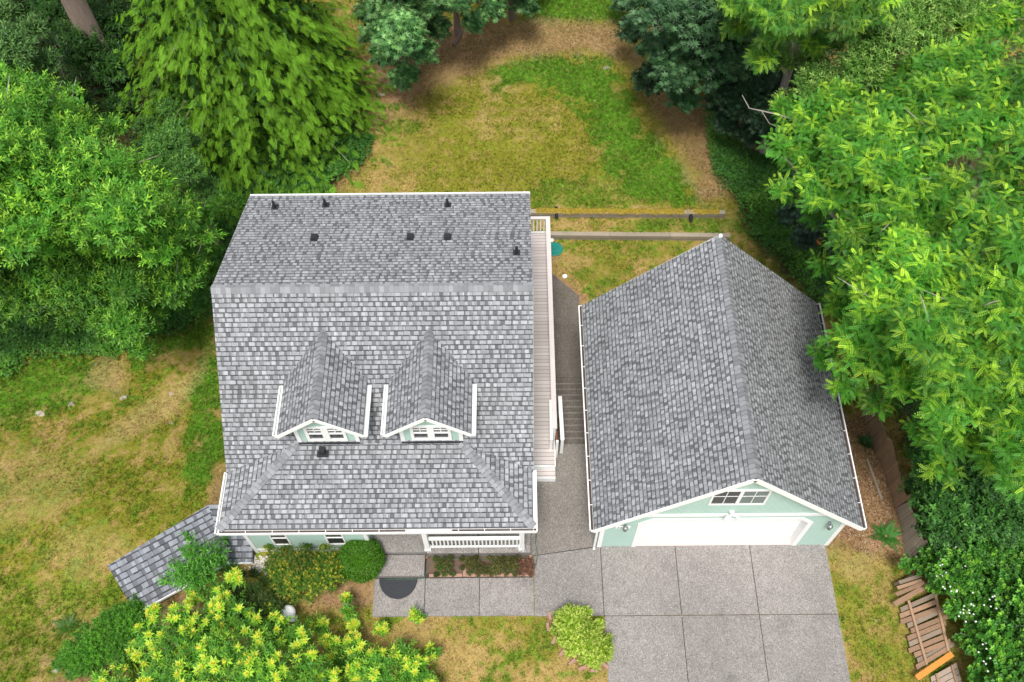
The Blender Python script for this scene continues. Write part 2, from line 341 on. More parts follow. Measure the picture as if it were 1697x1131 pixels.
# ------------------------------------------------------------ ground sheet with lawn, moss, bare earth
def wp(pts, z=None):                       # outline surveyed on the ground, world xy
    return np.array([(ground(*p) if z is None else at(p[0], p[1], z))[:2] for p in pts])
def poly_sd(P, x, y):                      # signed distance, positive inside
    x = np.asarray(x); y = np.asarray(y); d = np.full(x.shape, 1e9); ins = np.zeros(x.shape, bool); n = len(P)
    for i in range(n):
        a = P[i]; b = P[(i+1) % n]; e = b-a; wx = x-a[0]; wy = y-a[1]
        t = np.clip((wx*e[0]+wy*e[1])/(e@e+1e-12), 0, 1); d = np.minimum(d, np.hypot(wx-e[0]*t, wy-e[1]*t))
        c = ((a[1] > y) != (b[1] > y)) & (x < (b[0]-a[0])*(y-a[1])/(b[1]-a[1]+1e-12)+a[0]); ins ^= c
    return np.where(ins, d, -d)
PATCH = dict(
    green=[(wp([(800, 110), (900, 85), (1010, 95), (1040, 150), (1080, 220), (1130, 270), (1165, 345), (1060, 345), (1010, 300), (985, 230), (960, 180), (880, 140), (810, 160)]), .9, 1.1),
           (wp([(840, -20), (1040, -20), (1036, 40), (860, 38)]), .95, .8), (wp([(880, 300), (1000, 290), (1170, 330), (1190, 350), (880, 350)]), .6, .7),
           (wp([(0, 590), (150, 585), (215, 600), (130, 670), (60, 700), (0, 720), (-60, 700), (-60, 600)]), .75, .9),
           (wp([(330, 560), (360, 560), (372, 760), (355, 800), (300, 830), (310, 700), (300, 640)]), .8, .7),
           (wp([(655, 195), (700, 195), (700, 220), (650, 225)]), .55, .4),
           (wp([(1050, 345), (1200, 350), (1300, 330), (1360, 480), (1250, 400), (1060, 385)]), .65, .5),
           (wp([(0, 960), (160, 950), (230, 960), (130, 1080), (60, 1131), (-80, 1180), (-80, 960)]), .55, .8),
           (wp([(1380, 910), (1480, 930), (1500, 1131), (1420, 1131)]), .42, .5), (wp([(915, 385), (1180, 390), (1100, 440), (915, 450)]), .3, .5),
           (wp([(0, 760), (120, 740), (220, 760), (330, 800), (340, 840), (180, 860), (0, 900)]), .32, .8), (wp([(190, 560), (350, 480), (360, 560), (300, 590), (215, 620)]), .75, .5)],
    dirt=[(wp([(720, 50), (800, 30), (1036, 38), (1090, 150), (1190, 170), (1230, 330), (1165, 340), (1140, 280), (1095, 215), (1050, 110), (1000, 85), (860, 95), (760, 130), (700, 160), (640, 200), (600, 260), (560, 325), (520, 330), (545, 270), (600, 200), (620, 130), (680, 110)]), .8, .8),
          (wp([(700, 50), (790, 45), (740, 90), (640, 150), (590, 170), (560, 240), (530, 300), (540, 200), (600, 100)]), 1.0, .6),
          (wp([(1160, 160), (1280, 200), (1320, 260), (1200, 260), (1170, 230)]), 1.0, .4),
          (wp([(1375, 790), (1400, 690), (1440, 690), (1500, 930), (1440, 910), (1375, 905)]), 1.0, .5),
          (wp([(912, 455), (925, 455), (975, 495), (960, 505)]), .9, .15),
          (wp([(235, 1015), (300, 975), (420, 975), (450, 1000), (420, 1050), (300, 1080), (160, 1131), (90, 1131), (200, 1070)]), .95, .35),
          (wp([(540, 975), (600, 955), (617, 965), (617, 1000), (560, 1010), (500, 1010)]), .9, .3),
          (wp([(905, 1020), (960, 1015), (1012, 1080), (1000, 1110), (950, 1090)]), 1.0, .15),
          (wp([(160, 590), (205, 600), (200, 660), (140, 640)]), .3, .4), 
          (wp([(340, 845), (360, 780), (372, 780), (372, 850)]), .8, .3)],
    pale=[(wp([(190, 705), (270, 650), (320, 610), (350, 575), (340, 610), (290, 690), (200, 735), (130, 770)]), .7, .4), (wp([(160, 590), (205, 600), (200, 650), (140, 630)]), .6, .3), (wp([(-20, 780), (60, 740), (140, 790), (90, 860), (-20, 880)]), .35, .8), (wp([(100, 880), (200, 880), (240, 920), (150, 960), (80, 930)]), .4, .6), (wp([(1385, 925), (1450, 915), (1440, 960), (1400, 965)]), .6, .4)],
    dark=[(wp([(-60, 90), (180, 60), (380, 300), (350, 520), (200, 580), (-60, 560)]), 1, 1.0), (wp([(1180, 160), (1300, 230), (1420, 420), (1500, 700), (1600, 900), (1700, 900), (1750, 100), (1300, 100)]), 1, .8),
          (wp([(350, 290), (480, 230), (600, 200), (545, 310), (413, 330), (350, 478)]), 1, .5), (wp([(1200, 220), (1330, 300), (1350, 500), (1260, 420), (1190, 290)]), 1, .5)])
def ground_col(x, y):
    n1 = fbm(x, y, .45, 1, 5); n2 = fbm(x, y, 1.9, 21, 4); n3 = fbm(x, y, 6.5, 41, 3)
    n = n1*.34+n2*.34+n3*.32
    straw = np.array([.37, .265, .092]); olive = np.array([.205, .205, .022]); green = np.array([.092, .225, .016]); dirt = np.array([.29, .165, .10]); dk = np.array([.05, .05, .025]); pale = np.array([.52, .38, .19])
    def mk(key, jit=.8):
        r = np.zeros_like(x)
        for P, s, f in PATCH[key]: r = np.maximum(r, s*sst(-f*.6, f*.6, poly_sd(P, x, y)+(n2-.5)*jit*2*f+(n3-.5)*.4*f))
        return r
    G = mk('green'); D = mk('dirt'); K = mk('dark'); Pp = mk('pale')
    # base coverage by area
    base = sst(.44, .56, n) * .85
    backlawn = sst(24, 25, y)*(1-sst(9, 10, x))*sst(-9, -8, x)
    stripes = .5+.5*np.sin(y*2*math.pi/.55 + n1*2.5); base = base*(1-backlawn*.2) + backlawn*((.50+stripes*.38)*sst(-6.5, 1, x))
    west = (1-sst(-9, -8, x)); base = base + west*.75*sst(.34, .52, n3*.5+n2*.5)
    base = np.clip(base, 0, 1)[..., None]
    c = straw*(1-base) + olive*base
    pl = (sst(.60, .75, 1-n)*.6)[..., None]; c = c*(1-pl) + pale*pl
    gk = sst(.1, .85, G*.95 + (n3-.5)*.8 + (n2-.5)*.4)*np.clip(G*1.3, 0, 1)*.95; sp = sst(.56, .64, n3*.6+n2*.4)*.6*(1-.7*backlawn); gk = np.maximum(gk, sp)[..., None]
    c = c*(1-gk) + green*gk
    ol = (np.clip(G, 0, 1)*.45*(1-gk[..., 0]))[..., None]; c = c*(1-ol)+olive*ol
    Pk = np.clip(Pp*(.6+1.2*(n3-.4)), 0, 1)[..., None]; c = c*(1-Pk)+np.array([.41, .31, .13])*Pk
    D2 = np.clip(D*(.75+.7*(n3-.4)), 0, 1)[..., None]; dd = dirt*(.72+.6*n2[..., None]); c = c*(1-D2) + dd*D2
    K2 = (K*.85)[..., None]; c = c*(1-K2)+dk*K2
    return np.clip(c*(.8+.4*n3[..., None]), .005, 1)
gx = np.unique(np.concatenate([-np.geomspace(27, 400, 14)[::-1], np.arange(-26, 21, .105), np.geomspace(22, 400, 14)]))
gy = np.unique(np.concatenate([-np.geomspace(3, 400, 14)[::-1], np.arange(-2, 2, .4), np.arange(2.2, 23, .105), np.arange(23, 24.8, .05), np.arange(24.8, 42, .105), np.geomspace(43, 500, 14)]))
X, Y = np.meshgrid(gx, gy); Z = terr(X, Y)+(fbm(X, Y, .8, 7, 3)-.5)*.10*(1-((X > -5) & (X < 10) & (Y < 17)))
nx, ny = len(gx), len(gy)
def np_mesh(name, V, F, col, mat, parent=None, loc=(0, 0, 0), nside=4):
    me = bpy.data.meshes.new(name); nv = len(V); nf = len(F)
    off = root_loc(parent) if parent is not None else np.array(loc, float)
    me.vertices.add(nv); me.vertices.foreach_set('co', (V-off).astype(np.float32).ravel())
    me.loops.add(nf*nside); me.loops.foreach_set('vertex_index', F.astype(np.int32).ravel())
    me.polygons.add(nf); me.polygons.foreach_set('loop_start', np.arange(0, nf*nside, nside, dtype=np.int32))
    me.update(calc_edges=True)
    if col is not None:
        a = me.color_attributes.new('Col', 'FLOAT_COLOR', 'POINT'); c4 = np.ones((nv, 4), np.float32); c4[:, :3] = col; a.data.foreach_set('color', c4.ravel())
    me.materials.append(mat); o = bpy.data.objects.new(name, me); COL.objects.link(o)
    if parent is None: o.location = loc
    else: o.parent = parent
    return o
V = np.stack([X.ravel(), Y.ravel(), Z.ravel()], 1); idx = np.arange(nx*ny).reshape(ny, nx)
F = np.stack([idx[:-1, :-1].ravel(), idx[:-1, 1:].ravel(), idx[1:, 1:].ravel(), idx[1:, :-1].ravel()], 1)
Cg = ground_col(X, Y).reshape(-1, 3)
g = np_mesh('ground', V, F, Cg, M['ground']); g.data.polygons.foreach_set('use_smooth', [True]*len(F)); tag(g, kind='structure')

# ------------------------------------------------------------ concrete
GX0 = 2.546; GW = 7.32; GY0 = 9.746; GY1 = 17.27; EZ = 2.492; RZ = 6.304
def slabs(name, polys, z, th=.25, mat='agg'):
    mb = MB()
    for P in polys:
        P = np.array(P, float); c = P.mean(0); d = P-c; P2 = P-np.sign(d)*.011; mb.prism([tuple(p) for p in P2], z-th, z)
    o = mb.build(name, M[mat]); tag(o, kind='structure'); return o
J = [2.655, 5.02, 7.385, 9.80]; JY = 7.555
dr = []
for i in range(3):
    dr += [[(J[i], JY), (J[i+1], JY), (J[i+1], GY0+.02), (J[i], GY0+.02)], [(J[i], 4.6), (J[i+1], 4.6), (J[i+1], JY), (J[i], JY)], [(J[i], -3), (J[i+1], -3), (J[i+1], 4.6), (J[i], 4.6)]]
dr += [[(.52, JY), (J[0], JY), (J[0], 9.74), (.52, 9.46)]]
slabs('driveway', dr, 0.0)
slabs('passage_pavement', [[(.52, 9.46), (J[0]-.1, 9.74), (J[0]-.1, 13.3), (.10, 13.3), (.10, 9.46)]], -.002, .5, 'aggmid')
slabs('path', [[(-4.45, 7.575), (-2.86, 7.575), (-2.86, 8.77), (-4.45, 8.77)], [(-2.86, 7.575), (-1.17, 7.575), (-1.17, 8.77), (-2.86, 8.77)], [(-1.17, 7.575), (.52, 7.575), (.52, 8.77), (-1.17, 8.77)]], .004)
slabs('porch_step', [[(-4.5, 8.78), (-2.88, 8.78), (-2.88, 9.47), (-4.5, 9.47)]], .17, .3)
slabs('porch_floor', [[(-4.58, 9.48), (-2.84, 9.48), (-2.84, 11.4), (-4.58, 11.4)], [(-2.84, 9.44), (-1.2, 9.44), (-1.2, 11.4), (-2.84, 11.4)], [(-1.2, 9.44), (.44, 9.44), (.44, 11.4), (-1.2, 11.4)]], .34, .5)
jb = MB().box(2.68, 9.75, -2.95, 7.5, -.2, -.035).box(.55, 9.75, 7.58, GY0, -.2, -.035).box(-4.4, .5, 7.6, 9.4, -.2, -.032); tag(jb.build('joint_bed', M['joint']), kind='structure')
# passage steps going down to the lower patio
st = MB(); ns_ = MB(); ns = 11; y0, y1 = 13.3, 16.9
for i in range(ns):
    ya = y0+(y1-y0)*i/ns; yb = y0+(y1-y0)*(i+1)/ns; st.box(.12, GX0-.02, ya, yb, -2.3, -1.9*(i+1)/ns + .0)
    ns_.box(.12, GX0-.03, ya-.05, ya+.006, -1.9*i/ns-.05, -1.9*i/ns+.006)
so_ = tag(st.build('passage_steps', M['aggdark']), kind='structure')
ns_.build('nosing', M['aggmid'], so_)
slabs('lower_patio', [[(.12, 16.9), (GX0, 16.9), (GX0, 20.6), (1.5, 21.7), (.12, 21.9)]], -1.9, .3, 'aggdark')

# ------------------------------------------------------------ house
H = empty('house', (-4, 10.5, 0), 'mint green house with grey shingle roof, two dormers and a covered front porch', 'house')
XL, XR, YR, ZR, M1 = -8.655, .529, 15.123, 6.816, .972
YE, ZE, M2, YB, ZB, PO = 9.34, 2.927, .2549, 19.947, 5.077, -.045
YV = YR-(ZR-ZE)/M1; YT = 11.755; ZT = 3.543; XT = 2.105
WX0, WX1, WYB, WYF = -8.27, .12, 19.55, 9.66
mb = MB()
def wallpoly(mb, pts, off): mb.slab(pts, off)
# side walls (profile follows the roofs), rear wall, front room wall, porch back wall
def prof(x, dx):
    m = lambda y: ZR-M1*(YR-y)-.16
    mb.slab([(x, 11.45, -2.2), (x, WYB, -2.2), (x, WYB, ZB-.02), (x, YR, ZR-.17), (x, 11.45, m(11.45))], (dx, 0, 0))
prof(WX0, .15); prof(WX1-.15, .15)
mb.box(WX0+.15, WX1-.15, WYB-.15, WYB, -2.2, ZB-.1)
mb.box(WX0+.15, -4.56, 11.30, 11.45, -.5, 2.8); mb.box(-4.56, WX1-.15, 11.30, 11.45, -.5, 2.8)
mb.box(WX0, -4.56, WYF, WYF+.15, .28, 2.86); mb.box(WX0, WX0+.15, WYF+.15, 11.45, -.4, 2.8); mb.box(-4.71, -4.56, WYF+.15, 11.30, -.2, 2.8)
mb.build('wall', M['mint'], H)
f = MB().box(WX0+.02, -4.58, WYF+.02, WYF+.13, -.6, .19); f.build('foundation', M['white'], H)
MB().box(WX0+.1, -4.6, WYF-.012, WYF+.02, .2, .28).build('skirt_board', M['white'], H)
cb = MB().box(WX0-.02, WX0+.10, WYF-.02, WYF+.1, -.35, 2.84); cb.build('corner_trim', M['white'], H)
MB().box(-4.66, -4.54, WYF-.02, WYF+.1, .12, 2.84).build('corner_trim', M['white'], H)
# roof
rf = MB()
rf.roof([(XL, YV-.0, ZE), (XR, YV, ZE), (XR, YR, ZR), (XL, YR, ZR)])
rf.roof([(XL, YR, ZR), (XR, YR, ZR), (XR, YB, ZB), (XL, YB, ZB)])
fl = (XL-PO, YE, ZE+.02); fr_ = (XR+PO, YE, ZE+.02); tl = (XL-PO+XT, YT, ZT+.02); tr = (XR+PO-XT, YT, ZT+.02)
rf.roof([fl, fr_, tr, tl]); rf.roof([fl, tl, (XL-PO, YV, ZE+.02)]); rf.roof([fr_, (XR+PO, YV, ZE+.02), tr])
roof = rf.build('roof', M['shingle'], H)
def capline(mb, p, q, wid=.14, step=.14, drop=.7, th=.012, lift=.02):
    p = np.array(p, float); q = np.array(q, float); L = np.linalg.norm(q-p); d = (q-p)/L; sx = np.cross(d, (0, 0, 1)); sx /= np.linalg.norm(sx); n = int(L/step)
    a = sx*wid; up = np.array([0, 0, 1.0])
    for i in range(n):
        s0 = p+d*(L*i/n); s1 = p+d*(L*(i+1)/n-.006); k0 = lift+th+.012; k1 = lift
        for sg, dr_ in ((1, drop if not hasattr(drop, '__len__') else drop[0]), (-1, drop if not hasattr(drop, '__len__') else drop[1])):
            e = a*sg-up*wid*dr_
            pts = [s0+up*k0, s1+up*k1, s1+e+up*k1, s0+e+up*k0]
            if sg > 0: pts = pts[::-1]
            mb.slab([tuple(x) for x in pts][::-1], -up*.012)
    return mb
capline(MB(), (XL, YR, ZR), (XR, YR, ZR), wid=.13, drop=(.97, .36)).build('ridge_cap', M['cap'], H)
capline(MB(), fl, tl, .135, drop=.16).build('ridge_cap', M['cap'], H); capline(MB(), fr_, tr, .135, drop=.16).build('ridge_cap', M['cap'], H)
# fascia, rakes and gutters
def gutter(p, q, name='gutter', debris=True, parent=H, w=.105, fillfrac=(0, 1)):
    p = np.array(p, float); q = np.array(q, float); d = (q-p)/np.linalg.norm(q-p); sx = np.cross(d, (0, 0, 1)); a = sx*w; dz = np.array([0, 0, .1])
    mb = MB()
    mb.beam(p-dz, q-dz, .012, .12); mb.beam(p+a-dz*.8, q+a-dz*.8, .035, .12); mb.beam(p+a*.5-dz*1.55, q+a*.5-dz*1.55, w, .012)
    for e in (p, q): mb.beam(e-d*.006-dz*.9, e+a-d*.006-dz*.9, .012, .11)
    n = int(np.linalg.norm(q-p)/.75)
    for i in range(1, n):
        s = p+(q-p)*i/n; mb.beam(s-dz*.35, s+a-dz*.35, .02, .012)
    g_ = mb.build(name, M['gutter'], parent)
    if debris:
        s0 = p+(q-p)*fillfrac[0]; s1 = p+(q-p)*fillfrac[1]; MB().beam(s0+a*.5-dz*1.1, s1+a*.5-dz*1.1, w-.03, .05).build('gutter_debris', M['debris'], g_)
    return g_
gz = ZE-.01
gutter((XL-PO, YE, gz), (-3.2, YE, gz)); gutter((-3.19, YE, gz), (XR+PO+.1, YE, gz), fillfrac=(.35, 1))
gutter((XL-PO, YV+.02, gz), (XL-PO, YE-.1, gz), debris=False); gutter((XR+PO, YE-.1, gz), (XR+PO, YV+.02, gz), debris=False)
gutter((XR, YB, ZB-.02), (XL, YB, ZB-.02), debris=False)
rk = MB()
for x in (XL+.006, XR-.006):
    rk = MB(); rk.beam((x, YV, ZE-.15), (x, YR, ZR-.15), .02, .17); rk.beam((x, YR, ZR-.15), (x, YB, ZB-.15), .02, .17); rk.build('rake_board', M['white'], H)
# soffit / porch beam
MB().box(XL+.05, XR-.05, YE+.03, WYF-.03, ZE-.17, ZE-.15).box(-4.5, .2, WYF-.02, WYF+.12, 2.5, 2.72).build('soffit', M['white'], H)
def px(c, x, y): return at(*c)
# small front windows
for x0, x1 in ((-7.52, -6.98), (-5.85, -5.27)):
    wf = MB(); z0, z1 = .69, 1.95; y = WYF-.03
    for b in ((x0, x0+.05, z0, z1), (x1-.05, x1, z0, z1), (x0+.05, x1-.05, z0, z0+.06), (x0+.05, x1-.05, z1-.05, z1), (x0+.05, x1-.05, 1.3, 1.34)): wf.box(b[0], b[1], y, y+.06, b[2], b[3])
    w_ = wf.build('window', M['white'], H); MB().box(x0+.04, x1-.04, WYF-.008, WYF+.01, z0+.04, z1-.04).build('pane', M['glass'], w_)
# porch posts and railing
for xa in (-2.86, .08): MB().box(xa, xa+.15, 9.53, 9.68, .34, 2.72).box(xa-.02, xa+.17, 9.51, 9.70, .34, .46).build('porch_post', M['white'], H)
pr = MB(); pr.box(-2.69, .08, 9.57, 9.66, 1.22, 1.28); pr.box(-2.69, .08, 9.59, 9.64, .44, .52); pr.box(-2.69, .08, 9.595, 9.635, 1.10, 1.22)
prr = pr.build('porch_railing', M['white'], H)
for i in range(23):
    xa = -2.62+i*.1185; MB().box(xa, xa+.045, 9.595, 9.635, .52, 1.10).build('baluster', M['white'], prr)
MB().tube([(.20, 9.46, 2.8), (.20, 9.47, .42)], .035).build('downspout', M['white'], H)
# dormers
for k, xc in enumerate((-5.53, -2.47)):
    yf, zp, hw, ze = 11.4, 5.95, 1.22, 4.895; yw = 11.82; ww = .86
    mr = lambda y: ZR-M1*(YR-y)
    d = MB(); zq = lambda x: zp-.16-(abs(x)/hw)*(zp-ze)
    d.slab([(xc-ww, yw, 3.5), (xc+ww, yw, 3.5), (xc+ww, yw, zq(ww)), (xc, yw, zq(0)), (xc-ww, yw, zq(ww))], (0, .12, 0))
    for sx in (-1, 1): d.slab([(xc+sx*ww, yw+.12, 3.5), (xc+sx*ww, 13.6, 3.5), (xc+sx*ww, 13.6, zq(ww)), (xc+sx*ww, yw+.12, zq(ww))], (-sx*.12, 0, 0))
    D = d.build('dormer', M['mint'], H)
    yv = lambda z: YR-(ZR-z)/M1
    r_ = MB(); r_.roof([(xc-hw, yf, ze), (xc, yf, zp), (xc, yv(zp)+.08, zp), (xc-hw, yv(ze)+.1, ze)], .10); r_.roof([(xc+hw, yf, ze), (xc+hw, yv(ze)+.1, ze), (xc, yv(zp)+.08, zp), (xc, yf, zp)], .10)
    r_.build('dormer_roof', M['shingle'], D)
    capline(MB(), (xc, yf, zp), (xc, yv(zp)+.05, zp), .14, drop=.865).build('ridge_cap', M['cap'], D)
    bb = MB()
    for sx in (-1, 1): MB().beam((xc, yf-.015, zp-.085), (xc+sx*(hw+.0), yf-.015, ze-.095), .03, .12).build('barge_board', M['white'], D)
    for sx in (-1, 1):
        if sx < 0: gutter((xc-hw, yv(ze)-.15, ze), (xc-hw, yf, ze), parent=D, debris=False, w=.11)
        else: gutter((xc+hw, yf, ze), (xc+hw, yv(ze)-.15, ze), parent=D, debris=False, w=.11)
    ct = MB()
    for sx in (-1, 1): MB().box(xc+sx*ww-.06, xc+sx*ww+.06, yw-.025, yw-.001, 3.52, zq(ww)-.02).build('corner_trim', M['white'], D)
    wf = MB(); z0, z1 = 3.70, 4.60; y = yw-.06; hwid = .59
    wf.box(xc-hwid, xc+hwid, y, y+.058, z0, z0+.10); wf.box(xc-hwid, xc+hwid, y, y+.058, z1-.06, z1)
    for a, b in ((-hwid, -hwid+.09), (-.10, .10), (hwid-.09, hwid)): wf.box(xc+a, xc+b, y, y+.058, z0+.1, z1-.06)
    for sx in (-1, 1):
        xa, xb = sorted((xc+sx*.10, xc+sx*(hwid-.09))); zm = (z0+z1)/2+.02
        wf.box(xa, xb, y+.01, y+.05, zm-.025, zm+.025); wf.box((xa+xb)/2-.012, (xa+xb)/2+.012, y+.018, y+.045, zm+.025, z1-.06); wf.box(xa, xb, y+.02, y+.045, zm+.19, zm+.205)
    wf.build('window', M['white'], D); MB().box(xc-hwid+.05, xc+hwid-.05, y+.045, y+.056, z0+.05, z1-.03).build('pane', M['glass'], D)
    MB().box(xc-ww-.05, xc+ww+.05, yw-.09, yw-.004, 3.525, 3.58).build('flashing', M['darkgrey'], D)
# roof vents
mback = lambda y: ZR-(ZR-ZB)/(YB-YR)*(y-YR)
for x, y in ((-7.67, 19.24), (-6.05, 19.32), (-2.12, 19.26), (.07, 16.65)):
    z = mback(y); MB().lathe((x, y, z), [(.001, .34), (.045, .34), (.045, 0.0)], 10).box(x-.11, x+.11, y-.13, y+.13, z-.03, z+.03).build('vent_pipe', M['darkgrey'], H)
for x, y in ((-6.11, 17.52), (-3.17, 17.5), (-2.03, 17.49)):
    z = mback(y); MB().hexa([(x-.12, y-.14, z-.03), (x+.12, y-.14, z-.03), (x+.12, y+.14, z-.03), (x-.12, y+.14, z-.03), (x-.09, y-.08, z+.15), (x+.09, y-.08, z+.15), (x+.09, y+.10, z+.12), (x-.09, y+.10, z+.12)]).build('roof_vent', M['darkgrey'], H)
z = ZE+M2*(11.5-YE)+.02; x, y = -5.70, 11.5
MB().box(x-.08, x+.08, y-.09, y+.09, z-.05, z+.24).box(x-.17, x+.17, y-.15, y+.15, z-.02, z+.012).build('roof_vent', M['darkgrey'], H)

# ------------------------------------------------------------ garage
G = empty('garage', (GX0+GW/2, 13, 0), 'detached mint green garage with steep grey gable roof and white double door', 'garage')
GX1 = GX0+GW; xm = GX0+GW/2; ox = .28; slope = (RZ-EZ)/(GW/2+ox); zr_ = lambda x: RZ-.15-slope*abs(x-xm)
gw = MB()
op = [(3.76, .0), (3.76, 2.03), (4.06, 2.33), (8.43, 2.33), (8.72, 2.03), (8.72, .0)]
band = 2.66
zt_ = lambda x: min(zr_(x), band)
xl = xm-(RZ-.15-band)/slope; xr = 2*xm-xl
gw.slab([(GX0, GY0, -.05)]+[(a, GY0, b if b else -.05) for a, b in op]+[(GX1, GY0, -.05), (GX1, GY0, zr_(GX1)), (xr, GY0, band), (xl, GY0, band), (GX0, GY0, zr_(GX0))], (0, .14, 0))
gw.box(GX0, GX0+.14, GY0+.14, GY1-.4, -2.3, zr_(GX0)); gw.box(GX1-.14, GX1, GY0+.14, GY1-.4, -2.3, zr_(GX1))
gw.slab([(GX0, GY1-.4, -2.3), (GX1, GY1-.4, -2.3), (GX1, GY1-.4, zr_(GX1)), (xm, GY1-.4, zr_(xm)), (GX0, GY1-.4, zr_(GX0))], (0, -.14, 0))
gw.build('wall', M['mint'], G)
MB().slab([(xl, GY0+.004, band), (xr, GY0+.004, band), (xm, GY0+.004, RZ-.15)], (0, .14, 0)).build('gable_wall', M['scallop'], G)
MB().slab([(xl-.05, GY0-.03, band), (xr+.05, GY0-.03, band), (xr-.12, GY0-.03, band+.17), (xl+.12, GY0-.03, band+.17)], (0, .028, 0)).build('band_board', M['white'], G)
gr = MB(); fy = GY0-.339
gr.roof([(GX0-ox, fy, EZ), (xm, fy, RZ), (xm, GY1, RZ), (GX0-ox, GY1, EZ)]); gr.roof([(GX1+ox, fy, EZ), (GX1+ox, GY1, EZ), (xm, GY1, RZ), (xm, fy, RZ)])
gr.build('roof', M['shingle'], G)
capline(MB(), (xm, fy, RZ), (xm, GY1, RZ), .14, drop=.965).build('ridge_cap', M['cap'], G)
bb = MB()
for sx in (-1, 1):
    MB().beam((xm, fy-.015, RZ-.12), (xm+sx*(GW/2+ox+.02), fy-.015, EZ-.14), .03, .17).build('barge_board', M['white'], G); MB().beam((xm, GY1+.015, RZ-.15), (xm+sx*(GW/2+ox), GY1+.015, EZ-.17), .03, .17).build('barge_board', M['white'], G)
MB().lathe((xm, GY1-.08, RZ+.02), [(.001, .07), (.05, .06), (.06, .01), (.06, -.04)], 12).build('ridge_finial', M['white'], G)
gutter((GX0-ox, GY1, EZ), (GX0-ox, fy, EZ), parent=G); gutter((GX1+ox, fy, EZ), (GX1+ox, GY1, EZ), parent=G)
MB().tube([(GX0-.10, GY0-.06, 2.15), (GX0-.10, GY0-.05, .12), (GX0-.10, GY0-.10, .04)], .04).build('downspout', M['white'], G)
for xa in (GX0-.012, GX1-.125): MB().box(xa, xa+.14, GY0-.022, GY0-.001, -.02, zr_(GX0)-.05).build('corner_trim', M['white'], G)
# door recess
dt = MB()
for (a, b) in zip(op[:-1], op[1:]):
    a = np.array([a[0], 0, a[1]]); b = np.array([b[0], 0, b[1]]); d_ = (b-a)/np.linalg.norm(b-a); o_ = np.array([-d_[2], 0, d_[0]])*.13
    P = [a-d_*.0, b+d_*.0, b+o_+d_*.05, a+o_-d_*.05]
    if a[2] == 0: P = [a, b, b+o_+d_*.05, a+o_]
    if b[2] == 0: P = [a, b, b+o_, a+o_-d_*.05]
    dt.slab([(p[0], GY0-.025, p[2]) for p in P], (0, .023, 0))
    P = [a, b, b-o_*.12, a-o_*.12]; dt.slab([(p[0], GY0-.02, p[2]) for p in P], (0, .34, 0))
dt.build('door_trim', M['white'], G)
gd = MB()
for i in range(4): gd.box(3.76, 8.72, GY0+.26, GY0+.31, .02+i*.60, .02+i*.60+.592)
gd.build('garage_door', M['door'], G, bevel=.008)
MB().box(3.775, 8.705, GY0+.002, GY0+.26, -.1, .012).build('door_sill', mat_plain('pinkish_sill', (.56, .47, .43), .8), G)
# gable window
xw = 6.245; hw = .80; z0, z1 = 3.58, 4.66; y = GY0-.035; wf = MB()
wf.box(xw-hw, xw+hw, y, y+.045, z0, z0+.07); wf.box(xw-hw, xw+hw, y, y+.045, z1-.05, z1)
for a, b in ((-hw, -hw+.06), (-.05, .05), (hw-.06, hw)): wf.box(xw+a, xw+b, y, y+.045, z0+.07, z1-.05)
for sx in (-1, 1):
    xa, xb = sorted((xw+sx*.05, xw+sx*(hw-.06))); xmid = (xa+xb)/2; wf.box(xmid-.011, xmid+.011, y+.012, y+.035, z0+.07, z1-.05)
    wf.box(xa, xb, y+.014, y+.033, z0+.62, z0+.64)
wn_ = wf.build('window', M['white'], G); MB().box(xw-hw+.04, xw-.03, GY0-.012, GY0+.002, z0+.05, z1-.03).build('pane', M['glass'], wn_); MB().box(xw+.03, xw+hw-.04, GY0-.012, GY0+.002, z0+.05, z1-.03).build('pane', M['blind'], wn_)
# flood light with two heads and a sensor
fl_ = MB().lathe((6.24, GY0-.02, 3.02), [(.001, .04), (.07, .04), (.07, -.04), (.001, -.04)], 14); fl_.tube([(6.24, GY0-.02, 3.05), (6.24, GY0-.14, 3.03)], .03)
fl_.tube([(6.23, GY0-.12, 3.03), (6.10, GY0-.16, 3.02), (6.02, GY0-.26, 2.98)], [.03, .04, .065], 12); fl_.tube([(6.25, GY0-.12, 3.03), (6.38, GY0-.16, 3.02), (6.46, GY0-.26, 2.98)], [.03, .04, .065], 12); fl_.tube([(6.22, GY0-.13, 3.0), (6.15, GY0-.20, 2.84)], [.03, .045], 10)
fl_.build('flood_light', M['lamp'], G, smooth=True)
for x in (3.24, 9.33):
    l = MB().lathe((x, GY0-.15, 2.02), [(.001, .14), (.04, .13), (.075, .10), (.085, .07), (.07, .065), (.065, -.09), (.035, -.12), (.001, -.13)], 16); l.box(x-.03, x+.03, GY0-.12, GY0-.002, 2.06, 2.12); l.lathe((x, GY0-.15, 2.02), [(.03, .17), (.03, .21), (.001, .22)], 8)
    l.build('wall_lamp', M['grey'], G, smooth=True)
pl = MB().box(2.98, 3.42, GY0-.03, GY0-.004, 1.72, 1.86).build('number_plate', M['white'], G)
for ch, x in (('7', 3.03), ('8', 3.115)):
    cu = bpy.data.curves.new('digit', 'FONT'); cu.body = ch; cu.size = .13; cu.extrude = .003
    tmp = bpy.data.objects.new('digit', cu); COL.objects.link(tmp); dg = bpy.context.evaluated_depsgraph_get(); me = bpy.data.meshes.new_from_object(tmp.evaluated_get(dg)); bpy.data.objects.remove(tmp)
    me.materials.clear(); me.materials.append(M['grey']); o = bpy.data.objects.new('digit', me); COL.objects.link(o); o.parent = pl; o.rotation_euler = (rad(90), 0, 0)
    o.location = tuple(np.array([x, GY0-.035, 1.745])-root_loc(pl))

